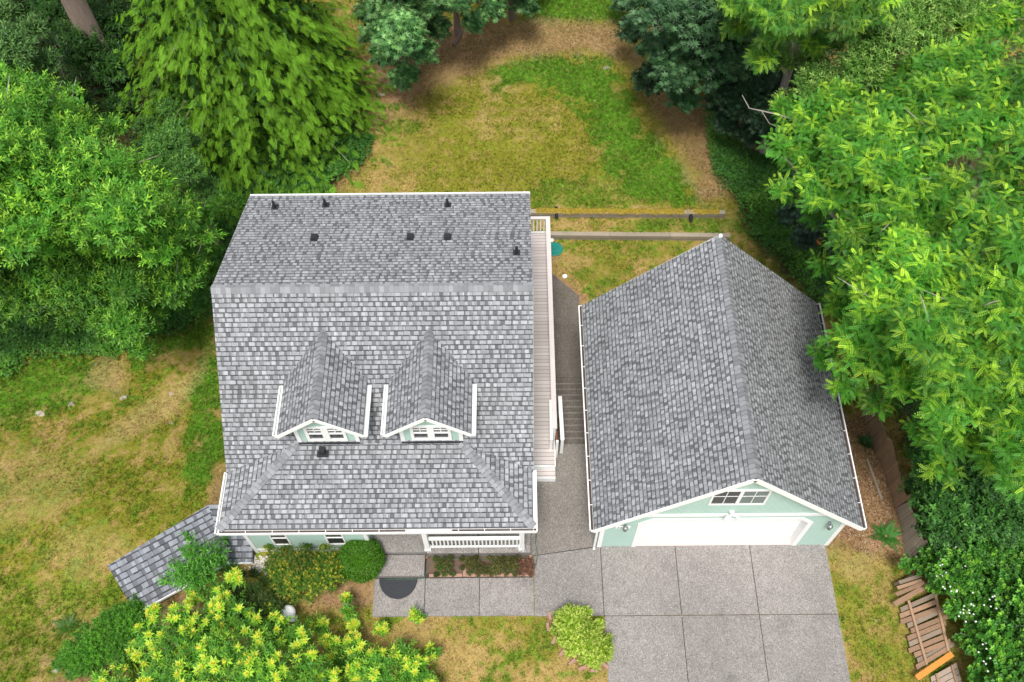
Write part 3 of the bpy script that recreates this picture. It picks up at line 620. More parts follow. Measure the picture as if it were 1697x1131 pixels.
# ------------------------------------------------------------ deck along the east side
D = empty('deck', (.8, 17, .5), 'narrow grey-brown composite deck with pale railing along the house side', 'deck')
MB().box(.13, 1.27, 12.33, 21.85, .46, .50).build('deck_floor', M['deck'], D)
MB().box(.13, 1.29, 12.28, 12.325, .24, .505).box(1.272, 1.30, 12.33, 21.85, .24, .49).box(.13, 1.27, 21.855, 21.88, .24, .49).build('fascia_board', M['white'], D)
s = MB().box(.60, 1.29, 12.0, 12.275, .22, .26).build('deck_step', M['deck'], D); MB().box(.60, 1.29, 11.965, 11.998, .0, .262).build('step_riser', M['white'], s)
palewood = mat_plain('pale_pinkish_rail', (.58, .52, .50), .6, .1, 5)
MB().box(1.18, 1.34, 13.2, 21.9, 1.40, 1.44).build('top_rail', palewood, D)
MB().box(.13, 1.18, 21.78, 21.9, 1.40, 1.44).build('top_rail', palewood, D)
for yy in (13.22, 15.3, 17.4, 19.5, 21.75): MB().box(1.21, 1.30, yy, yy+.09, .5, 1.40).build('railing_post', M['white'], D)
for yy in np.arange(13.4, 21.7, .13): MB().box(1.235, 1.27, yy, yy+.035, .58, 1.40).build('baluster', M['white'], D)
for xx in np.arange(.2, 1.16, .13): MB().box(xx, xx+.04, 21.82, 21.86, .58, 1.40).build('baluster', M['white'], D)
MB().box(1.225, 1.28, 13.3, 21.75, .54, .58).box(.13, 1.2, 21.815, 21.865, .54, .58).build('bottom_rail', M['white'], D)
for yy in (14.6, 17.6, 20.4, 21.7): MB().box(1.14, 1.26, yy, yy+.12, -2.0, .46).build('deck_post', M['cedarwood'], D)
# guard rails at the head of the concrete steps, next to the deck end
R_ = empty('stair_railing', (1.5, 13.2, 0), 'white guard rail with cedar brown panel beside the concrete steps', 'railing')
MB().beam((1.52, 13.0, 1.05), (1.52, 14.9, .42), .13, .04).build('handrail', M['white'], R_)
MB().beam((1.15, 12.9, 1.32), (1.17, 14.3, 1.32), .09, .04).build('handrail', M['white'], R_)
for x, y, z in ((1.52, 13.02, 1.04), (1.52, 14.8, .45)): MB().box(x-.05, x+.05, y-.05, y+.05, -.02 if y < 14 else -1.2, z).build('railing_post', M['white'], R_)
MB().box(1.10, 1.19, 12.86, 12.95, .5, 1.31).build('railing_post', M['white'], R_); MB().box(1.30, 1.38, 12.8, 12.88, .0, 1.25).build('railing_post', M['white'], R_)
for i in range(6): MB().box(1.325, 1.355, 12.95+i*.1, 13.03+i*.1, .02, 1.0).build('cedar_slat', M['cedarwood'], R_)
for i in range(11): yy = 13.2+i*.14; MB().box(1.505, 1.535, yy, yy+.035, -.3-.05*i, .98-.047*i).build('baluster', M['darkgrey'], R_)

# ------------------------------------------------------------ low shed roof by the front left corner
S = empty('lean_to_shed', (-10.6, 9.2, -.6), 'low bent lean-to with grey shingle roof beside the left front house corner', 'shed')
A = np.array([-12.58, 9.01, .75]); Bt = np.array([-9.79, 10.96, .75]); P = np.array([-9.09, 9.28, .15]); Dl = np.array([-11.66, 7.74, .15])
W2 = np.array([-8.30, 9.28, .15]); W1 = np.array([-8.30, Bt[1]+.12, .75]); 
SHED = np.array([Dl[:2], P[:2], (-8.3, 9.28), (-8.3, 11.1), Bt[:2], A[:2]])
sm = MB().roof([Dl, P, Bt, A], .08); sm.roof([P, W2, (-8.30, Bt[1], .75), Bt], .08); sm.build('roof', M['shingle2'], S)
n_ = (P-Dl)/np.linalg.norm(P-Dl); q_ = np.array([n_[1], -n_[0], 0])
MB().beam(Dl+q_*.02-np.array([0, 0, .07]), P+q_*.02-np.array([0, 0, .07]), .03, .11).beam(P+np.array([0, -.02, -.07]), W2+np.array([0, -.02, -.07]), .03, .11).build('fascia_board', M['white'], S)
sw = MB()
for a, b, h in ((Dl, P, .05), (A, Bt, .62)):
    a2 = a*.96+b*.04; b2 = b*.99+a*.01; sgn = 1 if h < .1 else -1; o2 = -q_*.18*sgn
    sw.slab([(a2[0]+o2[0], a2[1]+o2[1], -1.9), (b2[0]+o2[0], b2[1]+o2[1], -1.9), (b2[0]+o2[0], b2[1]+o2[1], h), (a2[0]+o2[0], a2[1]+o2[1], h)], tuple(-q_*.08*sgn))
e1 = Dl+n_*.2-q_*.2; e2 = A+n_*.2+q_*.2
sw.slab([(e1[0], e1[1], -1.9), (e2[0], e2[1], -1.9), (e2[0], e2[1], .58), (e1[0], e1[1], .08)], tuple(n_*.08)); sw.build('wall', M['mint'], S)

# ------------------------------------------------------------ small things
def tagb(mb, name, mat, label, cat, group=None, **k): return tag(mb.build(name, mat, None, **k), label, cat, group)
dm = MB()
for r0, r1, z in ((0, .60, .02), (.47, .49, .032), (.36, .375, .032), (.25, .265, .032), (.14, .155, .032), (.55, .57, .032)):
    n = 28; o_ = [( -3.70+r1*math.cos(math.pi+math.pi*i/n), 8.765+r1*1.08*math.sin(math.pi+math.pi*i/n)) for i in range(n+1)]
    i_ = [(-3.70+r0*math.cos(math.pi+math.pi*i/n), 8.765+r0*1.08*math.sin(math.pi+math.pi*i/n)) for i in range(n+1)]
    if r0 == 0: dm.prism(o_, .006, z)
    else:
        for i in range(n): dm.prism([o_[i], o_[i+1], i_[i+1], i_[i]], .021, z)
tagb(dm, 'door_mat', M['rubber'], 'black half-round rubber mat at the foot of the porch step', 'door mat')
rnd = np.random.default_rng(5)
bt = []
for i in range(12): bt.append((-2.62+i*.262, 8.84, 0, 'front'))
for i in range(3): bt.append((.44, 9.0+i*.17, 90, 'end'))
for i in range(3): bt.append((-1.62+rnd.normal()*.02, 8.98+i*.16, 90, 'mid'))
ordn = ['first', 'second', 'third', 'fourth', 'fifth', 'sixth', 'seventh', 'eighth', 'ninth', 'tenth', 'eleventh', 'last']
src = None
for i, (x, y, a, kd) in enumerate(bt):
    if src is None: src = MB().box(-.125, .125, -.05, .05, 0, .07).build('edging_brick', M['brick'], None, bevel=.012); o = src
    else: o = src.copy(); COL.objects.link(o)
    o.location = (x, y, .004); o.rotation_euler = (rnd.normal()*.03, 0, rad(a)+rnd.normal()*.06)
    lab = {'front': 'pinkish brick edging the porch bed along the path, %s from the left' % ordn[min(i, 11)], 'end': 'pinkish brick closing the right end of the porch bed, %s from the path' % ['nearest', 'second', 'farthest'][(i-12) % 3], 'mid': 'pinkish brick between the two low porch hedges, %s from the path' % ['nearest', 'second', 'farthest'][(i-15) % 3]}[kd]
    tag(o, lab, 'brick', 'bricks edging the porch bed')
tag(MB().box(-2.84, .5, 8.90, 9.42, -.05, .03).build('planting_bed', M['soil']), kind='structure')
# stones round the yellow-green bush
k = 0
for u, v in ((911, 1022), (908, 1040), (918, 1062), (932, 1082), (948, 1098), (965, 1108), (985, 1112), (1003, 1104)):
    p = ground(u, v); o = src.copy(); COL.objects.link(o); o.location = (p[0], p[1], p[2]+.02); o.rotation_euler = (0, 0, rad([100, 95, 65, 50, 40, 20, 5, -40][k]))
    tag(o, 'rough brown brick around the yellow-green bush, %s clockwise from its top left' % ['first', 'second counted', 'third counted', 'fourth counted', 'fifth counted', 'sixth counted', 'seventh counted', 'last'][k].replace('clockwise', ''), 'brick', 'bricks around the round bush'); k += 1
for o in bpy.data.objects:
    if o.get('group') == 'bricks around the round bush': o['label'] = o['label'].replace('clockwise', 'going down')
def rock(p, r, label, group, seed, flat=.4, mat='rock', cat='rock'):
    rr = np.random.default_rng(seed); mb = MB(); prof = []; n = 12
    b = []
    for j, (a, z) in enumerate(((1.0, 0), (.95, .45), (.7, .85), (.25, 1.0))):
        for i in range(n):
            t = 2*math.pi*i/n; k_ = a*r*(1+.22*math.sin(2*t+seed)+.12*math.sin(5*t+seed*2))*(1+rr.normal()*.05); b.append((p[0]+k_*math.cos(t), p[1]+k_*.75*math.sin(t), p[2]-.03+z*r*flat*(1+rr.normal()*.08)))
    mb.v = b
    for j in range(3):
        for i in range(n): i2 = (i+1) % n; mb.f.append([j*n+i, j*n+i2, (j+1)*n+i2, (j+1)*n+i]); mb.uv.append([(0, 0)]*4)
    mb.f.append([3*n+i for i in range(n)]); mb.uv.append([(0, 0)]*n)
    return tagb(mb, 'rock', M[mat], label, cat, group, smooth=True)
for i, (u, v, r, lb) in enumerate(((67, 686, .20, 'pale flat stone in the left lawn, leftmost of the row'), (118, 671, .19, 'pale flat stone in the left lawn, second from the left of the row'), (150, 670, .17, 'pale flat stone in the left lawn, third of the row'), (204, 660, .18, 'pale flat stone in the left lawn, fourth of the row'), (282, 654, .17, 'pale stone by the bare earth track left of the house'), (284, 702, .09, 'small pale stone below the bare earth track'), (186, 738, .13, 'tan stone half sunk in the middle of the left lawn'), (301, 710, .07, 'tiny pale stone nearest the left house wall'))):
    rock(ground(u, v), r, lb, 'stones in the left lawn', i+3, .25)
for i, (u, v, r, lb) in enumerate(((92, 1113, .16, 'grey stone at the corner of the dark green juniper'), (1005, 112, .16, 'pale stone lying in the green upper part of the back lawn'), (632, 157, .14, 'whitish stone in the earth beside the cedar'), (1448, 1096, .05, 'small white pebble on the grass right of the driveway'), (1452, 1028, .05, 'tiny white pebble by the driveway edge')), ):
    rock(ground(u, v), r, lb, None, i+31, .4)
# septic lid and small covers
p = ground(919, 414); lid = MB().lathe(p, [(.34, 0), (.34, .05), (.31, .065), (.24, .06), (.24, .07), (.13, .075), (.12, .065), (.05, .068), (.04, .08), (.001, .08)], 32)
tagb(lid, 'septic_lid', M['teal'], 'round green plastic lid in the grass beside the deck', 'lid', smooth=False)
for (u, v, lb) in ((914, 399, 'small white cap in the grass just above the green lid'), (936, 459, 'small white cap by the corner of the lower patio')):
    tagb(MB().lathe(ground(u, v), [(.10, 0), (.10, .05), (.07, .08), (.001, .085)], 18), 'cleanout_cap', M['lamp'], lb, 'cap', 'white caps in the rear grass')
# retaining walls of timber
def twall(pts, ytop, z, h, label):
    T_ = empty('retaining_wall', ((pts[0][0]+pts[1][0])/2, pts[0][1], z-h), label, 'retaining wall')
    return T_
(lx0, lx1) = (1.30, 8.72)
def rwall(x0, x1, WY, zt, label):
    T_ = empty('retaining_wall', ((x0+x1)/2, float(WY((x0+x1)/2)), zt-.3), label, 'retaining wall'); n = 3; e = np.linspace(x0, x1, n+1)
    for i in range(n): MB().beam((e[i]+.006, WY(e[i]), zt-.08), (e[i+1]-.006, WY(e[i+1]), zt-.08), .20, .16).build('top_timber', M['timber'], T_)
    MB().beam((x0, WY(x0)+.015, zt-.245), (x1, WY(x1)+.015, zt-.245), .18, .16).build('lower_timber', M['timber'], T_)
rwall(1.45, 8.8, W1Y, -1.62, 'weathered timber retaining wall nearer the garage with a bare top')
rwall(.3, 8.65, W2Y, -1.33, 'timber retaining wall along the back lawn with yellow moss on top')
rr = np.random.default_rng(8); n = 5200; x = rr.uniform(.9, 8.4, n); yc = W2Y(x); keep = (vnoise(x, x*0, 1.2, 5) > .22) | (rr.random(n) < .1); x = x[keep]; yc = yc[keep]
# ------------------------------------------------------------ foliage engine
class Fol:
    def __init__(s): s.V = []; s.F = []; s.C = []; s.n = 0
    def add(s, T, pos, Yd, Zd, sc, col, tcol=None):
        tv, tf = T; n = len(pos)
        if n == 0: return
        Yd = Yd/(np.linalg.norm(Yd, axis=1, keepdims=True)+1e-9); Xd = np.cross(Yd, Zd); Xd /= np.linalg.norm(Xd, axis=1, keepdims=True)+1e-9; Zn = np.cross(Xd, Yd)
        sc = np.broadcast_to(np.asarray(sc, float), (n,))[:, None, None]
        P = pos[:, None, :] + sc*(tv[None, :, 0:1]*Xd[:, None]+tv[None, :, 1:2]*Yd[:, None]+tv[None, :, 2:3]*Zn[:, None])
        k = len(tv); s.V.append(P.reshape(-1, 3)); s.F.append((tf[None]+(np.arange(n)*k)[:, None, None]).reshape(-1, 4)+s.n); s.n += n*k
        c = np.repeat(col, k, axis=0).reshape(n, k, 3)
        if tcol is not None: t = (np.clip(tv[:, 1], 0, 1)*.35+np.array([.0, .35, 1.0, .35])[np.arange(k) % 4]*.9)[None, :, None]; c = c*(1-t*.62)*(.55+.45*np.minimum(t, 1))+np.asarray(tcol)[None, None]*t*.62
        s.C.append(c.reshape(-1, 3))
    def build(s, name, mat, parent=None, loc=(0, 0, 0)):
        return np_mesh(name, np.concatenate(s.V), np.concatenate(s.F), np.clip(np.concatenate(s.C), .003, 1), mat, parent, loc)
def dia(x, y, dx, dy, L, w, z=0, dz=0):    # diamond leaflet from (x,y) in direction
    l = math.hypot(dx, dy); dx /= l; dy /= l; nx_, ny_ = -dy, dx
    return [(x, y, z), (x+dx*L*.45+nx_*w/2, y+dy*L*.45+ny_*w/2, z+dz*.3+.05*L), (x+dx*L, y+dy*L, z+dz), (x+dx*L*.45-nx_*w/2, y+dy*L*.45-ny_*w/2, z+dz*.3+.05*L)]
def tmpl(leaves):
    v = [p for l in leaves for p in l]; return np.array(v, float), np.arange(len(v)).reshape(-1, 4)
T_LEAF = tmpl([dia(0, 0, 0, 1, 1, .46, 0, -.1)]); T_LANCE = tmpl([dia(0, 0, 0, 1, 1, .28, 0, -.12)])
L = []
for i in range(7):
    y = .12+i*.12; z = -.35*y*y; l = .20*(1-.25*abs(i-3)/4)
    for sx in (-1, 1): L.append(dia(0, y, sx, .35, l, .10, z, -.02))
L.append(dia(0, .94, 0, 1, .17, .085, -.31, -.06)); T_LOCUST = tmpl(L)
L = [dia(0, 0, 0, 1, 1.0, .06, 0, -.30)]
for i in range(7):
    y = .05+i*.13; z = -.30*y*y; l = .40*(1-y*.70)
    for sx in (-1, 1): L.append(dia(0, y, sx, .62, l, .058, z, -.07))
    if i < 5:
        for sx in (-1, 1): L.append(dia(sx*.12, y+.10, sx*.25, 1, .17, .05, z-.01, -.03))
T_CEDAR = tmpl(L)
T_YTIP = tmpl([dia(0, 0, 0, 1, 1, .36, 0, -.12)])
T_MAPLE = tmpl([dia(0, 0, a, b, l, .30, 0, -.1) for a, b, l in ((0, 1, 1), (.75, .8, .85), (-.75, .8, .85), (1, .05, .6), (-1, .05, .6))])
T_TRI = tmpl([dia(0, 0, 0, 1, .8, .5, 0, -.1), dia(0, 0, .9, .35, .7, .45, 0, -.1), dia(0, 0, -.9, .35, .7, .45, 0, -.1)])
T_GRASS = tmpl([[(-.08+dx, 0, 0), (.08+dx, 0, 0), (.03+dx*2.6, dy, 1), (-.03+dx*2.6, dy, .98)] for dx, dy in ((-.25, .3), (0, -.2), (.22, .15), (.1, -.55))])
T_FERN = tmpl([dia(0, .1+i*.075, sx, .35, .30*(1-.1*i)+.02, .08, -.4*(.1+i*.075)**2, -.03) for i in range(10) for sx in (-1, 1)])
T_BLADE = tmpl([[(-.03, 0, 0), (.03, 0, 0), (.035, .5, .3), (-.035, .5, .3)], [(-.035, .5, .3), (.035, .5, .3), (.004, 1, .15), (-.004, 1, .15)]])
def unit(a): return a/(np.linalg.norm(a, axis=1, keepdims=True)+1e-9)
def rdir(r, n): return unit(r.normal(size=(n, 3)))
# moss on the upper retaining wall
fm = Fol(); fm.add(T_TRI, np.stack([x, yc+rr.normal(size=len(x))*.055+.01, np.full(len(x), -1.325)], 1), rdir(rr, len(x))*np.array([1, 1, .2]), np.tile([0, 0, 1.0], (len(x), 1)), .06, np.array([.34, .25, .03])*(.6+.8*rr.random((len(x), 1))))
tag(fm.build('moss', M['grass'], None, (0, 0, 0)), 'yellow moss growing on the top timber of the upper retaining wall', 'moss', kind='stuff')

def dome_blobs(outline, ze, zt, nb, r, seed, gz=None, power=.5, asym=None):
    """lobes of a crown: plan outline lifted to a dome between ze (rim) and zt (top)"""
    R = np.random.default_rng(seed); O = np.array(outline, float); mn, mx = O.min(0), O.max(0); out = []
    S = []
    while len(S) < nb*14:
        q = R.uniform(mn, mx, (4000, 2)); sd_ = poly_sd(O, q[:, 0], q[:, 1]); ok = sd_ > 0; S += [(a[0], a[1], b) for a, b in zip(q[ok], sd_[ok])]
    S = np.array(S); dm_ = S[:, 2].max(); pick = [0]
    d2 = np.full(len(S), 1e9)
    for _ in range(nb-1):
        d2 = np.minimum(d2, (S[:, 0]-S[pick[-1], 0])**2+(S[:, 1]-S[pick[-1], 1])**2); pick.append(int(np.argmax(d2*(.6+.8*R.random(len(S))))))
    for i in pick:
        u, v, s_d = S[i]; z = ze+(zt-ze)*min(1, s_d/dm_)**power + R.normal()*.12*(zt-ze)
        z = max(z, ze*.6); 
        rr_ = r*R.uniform(.75, 1.3); k_ = rr_*FPX/(CAMH-z)*.9
        if s_d < k_: rr_ = max(r*.4, rr_*max(.35, s_d/k_))
        p = at(u, v, z); out.append((p[0], p[1], z, rr_))
    return np.array(out)
def crown(fol, blobs, nshoot, R, kind, leaf, base, tip, tipfrac=.25, shoot=.35, nl=8, up=.35, flat=.85, fill=.3, dens_in=.0, droop=0.0, jit=.35, wgt=None):
    w_ = blobs[:, 3]**2; w_ = w_/w_.sum(); bi = R.choice(len(blobs), nshoot, p=w_); B = blobs[bi]
    d = rdir(R, nshoot); d[:, 2] = np.where(d[:, 2] < -.25, -d[:, 2], d[:, 2]); d = unit(d)
    rr_ = np.where(R.random(nshoot) < fill, R.uniform(.45, .85, nshoot), R.uniform(.85, 1.12, nshoot)); P = B[:, :3]+d*(B[:, 3]*rr_)[:, None]*np.array([1, 1, flat])
    keep = np.ones(nshoot, bool)
    for b in blobs:
        dd = np.linalg.norm((P-b[:3])/np.array([1, 1, flat]), axis=1); keep &= ~(dd < b[3]*.42)
    P = P[keep]; d = d[keep]; rr_ = rr_[keep]; bi = bi[keep]; n = len(P)
    sd_ = unit(d+np.array([0, 0, up])+rdir(R, n)*jit)
    base = np.array(base); tip = np.array(tip)
    bt = R.normal(size=len(blobs))*.16; sv = np.clip(1+bt[bi]+R.normal(size=n)*.15, .5, 1.6)[:, None]
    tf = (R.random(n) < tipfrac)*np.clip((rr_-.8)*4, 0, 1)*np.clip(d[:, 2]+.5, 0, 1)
    for j in range(nl):
        t = (j+.5)/nl; az = j*2.4+R.random(n)*.8; a = np.cross(sd_, np.array([.3, .2, .93])); a = unit(a); b = np.cross(sd_, a)
        rad_ = a*np.cos(az)[:, None]+b*np.sin(az)[:, None]; Yd = unit(sd_*(.35+.5*t)+rad_*(1.0-.45*t)+np.array([0, 0, -droop])); Z = unit(sd_*1.0+np.array([0, 0, .8])+rdir(R, n)*.35)
        pos = P+sd_*(shoot*(t-.3))
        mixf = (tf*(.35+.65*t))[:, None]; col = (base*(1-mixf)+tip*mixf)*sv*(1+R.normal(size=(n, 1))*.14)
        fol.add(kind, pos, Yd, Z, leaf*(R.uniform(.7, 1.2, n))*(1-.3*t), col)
def tree(name, label, cat, outline, ze, zt, nb, r, nshoot, seed, kind, leaf, base, tip, trunk=None, bark='bark', group=None, mat='leaf', blobs=None, branches=8, trad=.18, power=.5, twigs=0, fillk=1.2, **k):
    R = np.random.default_rng(seed); bl = dome_blobs(outline, ze, zt, nb, r, seed, power=power) if blobs is None else blobs
    c = bl[:, :3].mean(0); bx, by = (c[0], c[1]) if trunk is None else trunk; bz = float(terr(bx, by))
    T_ = empty(name, (bx, by, bz), label, cat, group); fol = Fol(); crown(fol, bl, nshoot, R, kind, leaf, base, tip, **k)
    nf = int(nshoot*fillk); bi = R.choice(len(bl), nf, p=bl[:, 3]**2/(bl[:, 3]**2).sum()); d = rdir(R, nf); d[:, 2] = abs(d[:, 2])-.25
    P = bl[bi, :3]+d*(bl[bi, 3]*R.uniform(.35, .75, nf))[:, None]; P[:, 2] = np.maximum(P[:, 2], terr(P[:, 0], P[:, 1])+.03)
    fol.add(T_LEAF, P, rdir(R, nf)+np.array([0, 0, -.2]), np.array([0, 0, 1.0])+rdir(R, nf)*.5, min(leaf*1.6, .42), np.array(base)*(1+R.normal(size=(nf, 1))*.15))
    fol.build('crown', M[mat], T_)
    if trad:
        top = np.array([c[0], c[1], bz+(c[2]-bz)*.85]); b0 = np.array([bx, by, bz-.1]); m_ = (b0+top)/2+np.array([.12*R.normal(), .12*R.normal(), 0])
        MB().tube([b0, b0+(m_-b0)*.5, m_, top], [trad*1.25, trad*1.05, trad*.85, trad*.45], 10).build('trunk', M[bark], T_, smooth=True)
        for i in R.choice(len(bl), min(branches, len(bl)), replace=False):
            e = bl[i, :3]; s0 = b0+(top-b0)*R.uniform(.3, .95); md = (s0+e)/2+np.array([0, 0, .3*R.random()]); ed = s0+(e-s0)*.97
            MB().tube([s0, md, ed], [trad*.45, trad*.26, trad*.08], 6).build('branch', M[bark], T_, smooth=True)
        for i in R.choice(len(bl), min(twigs, len(bl)), replace=False):
            d = unit(np.array([[R.normal(), R.normal(), .8+.4*R.random()]]))[0]; c0 = bl[i, :3]+d*bl[i, 3]*.5; e = np.array([d[0], d[1], .1]); e2 = c0+d*bl[i, 3]*.55+e*.35
            MB().tube([c0-e*.5, c0+d*bl[i, 3]*.4, e2, e2+e*.4+np.array([0, 0, .04])], [.028, .02, .013, .006], 5).build('twig', M['palebark'], T_, smooth=True)
    return T_
# ------------------------------------------------------------ trees
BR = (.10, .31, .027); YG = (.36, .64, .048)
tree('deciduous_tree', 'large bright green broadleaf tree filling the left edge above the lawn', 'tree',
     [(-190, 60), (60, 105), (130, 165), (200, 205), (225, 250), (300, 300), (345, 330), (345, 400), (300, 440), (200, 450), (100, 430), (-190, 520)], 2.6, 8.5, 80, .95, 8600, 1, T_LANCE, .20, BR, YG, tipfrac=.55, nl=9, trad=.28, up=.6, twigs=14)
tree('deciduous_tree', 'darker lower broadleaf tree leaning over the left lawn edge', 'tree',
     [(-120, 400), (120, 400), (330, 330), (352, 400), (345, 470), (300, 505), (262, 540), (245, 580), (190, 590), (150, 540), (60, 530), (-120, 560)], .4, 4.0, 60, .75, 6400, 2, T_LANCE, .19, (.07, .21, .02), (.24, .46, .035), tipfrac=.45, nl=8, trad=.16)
tree('slender_tree', 'slim green tree in front of the cedar, left of its skirt', 'tree', [(240, 185), (280, 180), (330, 250), (345, 320), (270, 300), (235, 240)], 3, 6.5, 9, .7, 1100, 3, T_LEAF, .13, (.06, .16, .025), (.14, .30, .04), trad=.1, tipfrac=.3)
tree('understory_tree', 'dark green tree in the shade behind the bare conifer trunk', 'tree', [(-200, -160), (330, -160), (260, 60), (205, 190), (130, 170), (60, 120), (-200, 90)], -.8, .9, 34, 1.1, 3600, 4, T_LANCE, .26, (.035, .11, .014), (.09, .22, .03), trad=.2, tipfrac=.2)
tree('understory_tree', 'grey-green sapling at the top left corner', 'tree', [(-120, 10), (25, 15), (60, 50), (85, 100), (40, 130), (-120, 110)], 3.5, 5.5, 9, .8, 900, 44, T_LANCE, .28, (.08, .18, .045), (.18, .32, .09), trad=.1, tipfrac=.3)
MP = (.05, .145, .036); MT = (.16, .32, .09)
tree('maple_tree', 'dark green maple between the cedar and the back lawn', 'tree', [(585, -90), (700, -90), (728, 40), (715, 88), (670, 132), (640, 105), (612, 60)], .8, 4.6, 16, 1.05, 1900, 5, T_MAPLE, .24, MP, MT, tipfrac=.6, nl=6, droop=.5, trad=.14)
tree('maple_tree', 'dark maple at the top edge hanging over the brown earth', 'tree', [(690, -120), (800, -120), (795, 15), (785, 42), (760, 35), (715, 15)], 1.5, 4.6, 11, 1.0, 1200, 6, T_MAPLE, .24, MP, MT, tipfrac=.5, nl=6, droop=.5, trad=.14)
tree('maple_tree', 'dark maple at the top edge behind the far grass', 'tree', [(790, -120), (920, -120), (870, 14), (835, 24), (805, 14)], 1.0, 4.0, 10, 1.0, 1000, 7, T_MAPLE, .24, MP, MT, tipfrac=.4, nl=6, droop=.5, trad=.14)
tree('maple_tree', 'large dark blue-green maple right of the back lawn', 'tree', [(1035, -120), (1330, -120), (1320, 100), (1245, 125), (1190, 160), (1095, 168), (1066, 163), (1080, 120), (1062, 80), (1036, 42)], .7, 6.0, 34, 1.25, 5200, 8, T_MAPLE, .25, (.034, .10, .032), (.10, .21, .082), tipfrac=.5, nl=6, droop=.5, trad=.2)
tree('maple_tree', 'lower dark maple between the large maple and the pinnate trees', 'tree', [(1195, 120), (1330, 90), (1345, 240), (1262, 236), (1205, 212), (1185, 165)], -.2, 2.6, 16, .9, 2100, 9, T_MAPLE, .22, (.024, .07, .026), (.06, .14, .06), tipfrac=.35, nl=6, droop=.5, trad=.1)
tree('maple_tree', 'small blue-grey leaved tree just above the garage ridge, under the bright tree', 'tree', [(1303, 312), (1385, 285), (1420, 380), (1380, 410), (1330, 395), (1308, 360)], -.5, 1.2, 8, .8, 750, 10, T_MAPLE, .2, (.035, .08, .045), (.08, .15, .09), tipfrac=.5, nl=6, droop=.4, trad=.08)
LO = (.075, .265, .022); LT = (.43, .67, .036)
loc_out = [(1262, 235), (1290, 168), (1350, 132), (1440, 128), (1520, 80), (1580, 0), (1660, -80), (1900, -80), (1950, 800), (1697, 800), (1610, 770), (1560, 785), (1510, 700), (1440, 680), (1395, 670), (1365, 625), (1352, 560), (1380, 510), (1358, 450), (1360, 400), (1335, 350), (1280, 305)]
bl = dome_blobs(loc_out, 4.8, 10.2, 118, .80, 11)
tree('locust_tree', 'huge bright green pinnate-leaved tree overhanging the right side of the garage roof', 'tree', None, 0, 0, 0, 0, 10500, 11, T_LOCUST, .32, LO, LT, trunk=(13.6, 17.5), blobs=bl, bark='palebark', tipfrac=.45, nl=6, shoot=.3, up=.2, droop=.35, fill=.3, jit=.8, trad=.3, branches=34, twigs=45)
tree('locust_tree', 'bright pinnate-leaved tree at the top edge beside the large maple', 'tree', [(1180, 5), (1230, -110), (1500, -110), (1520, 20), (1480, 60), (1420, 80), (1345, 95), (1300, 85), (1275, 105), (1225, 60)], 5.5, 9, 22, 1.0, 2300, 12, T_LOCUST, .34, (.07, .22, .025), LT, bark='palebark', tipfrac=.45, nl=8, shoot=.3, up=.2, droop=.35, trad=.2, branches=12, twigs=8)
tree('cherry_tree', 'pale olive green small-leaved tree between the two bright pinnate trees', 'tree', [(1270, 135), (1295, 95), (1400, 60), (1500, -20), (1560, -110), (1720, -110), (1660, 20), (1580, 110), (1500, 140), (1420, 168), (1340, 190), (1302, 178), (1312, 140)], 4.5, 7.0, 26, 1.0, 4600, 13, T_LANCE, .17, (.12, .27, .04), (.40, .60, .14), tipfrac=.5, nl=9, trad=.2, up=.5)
tree('shrub_tree', 'dark glossy-leaved tree behind the leaning fence, under the bright tree', 'tree', [(1506, 790), (1520, 750), (1548, 700), (1800, 700), (1800, 900), (1620, 900), (1548, 915), (1522, 845)], .8, 3.4, 42, .65, 3400, 14, T_LEAF, .16, (.045, .15, .025), (.13, .34, .05), tipfrac=.4, nl=8, trad=.12)
o = tree('bramble_thicket', 'dense bramble thicket with white flowers in the lower right corner', 'bramble', [(1490, 940), (1525, 912), (1620, 860), (1850, 830), (1850, 1300), (1650, 1230), (1615, 1131), (1585, 1060), (1562, 1005), (1545, 962), (1515, 952)], .5, 2.3, 80, .5, 6400, 15, T_TRI, .135, (.06, .21, .022), (.20, .45, .04), tipfrac=.4, nl=6, trad=0, shoot=.2, up=.5)
R = np.random.default_rng(77); ff = Fol()
for u, v in [(1577, 905), (1585, 912), (1600, 940), (1575, 955), (1573, 978), (1582, 980), (1560, 935), (1680, 1003), (1690, 1012), (1668, 1005), (1605, 1015), (1595, 1018), (1618, 1030), (1655, 1050), (1645, 990), (1633, 1075), (1665, 1085), (1610, 1000), (1650, 975), (1560, 955), (1640, 1110)]:
    n = 4; p = at(u, v, 2.1)+np.zeros((n, 3))+R.normal(size=(n, 3))*np.array([.13, .13, .05])
    for j in range(5): a = j*1.257; ff.add(T_LEAF, p, np.tile([math.cos(a), math.sin(a), .25], (n, 1)), np.tile([0, 0, 1.0], (n, 1)), .034, np.full((n, 3), .9))
ff.build('flowers', M['petal'], o)
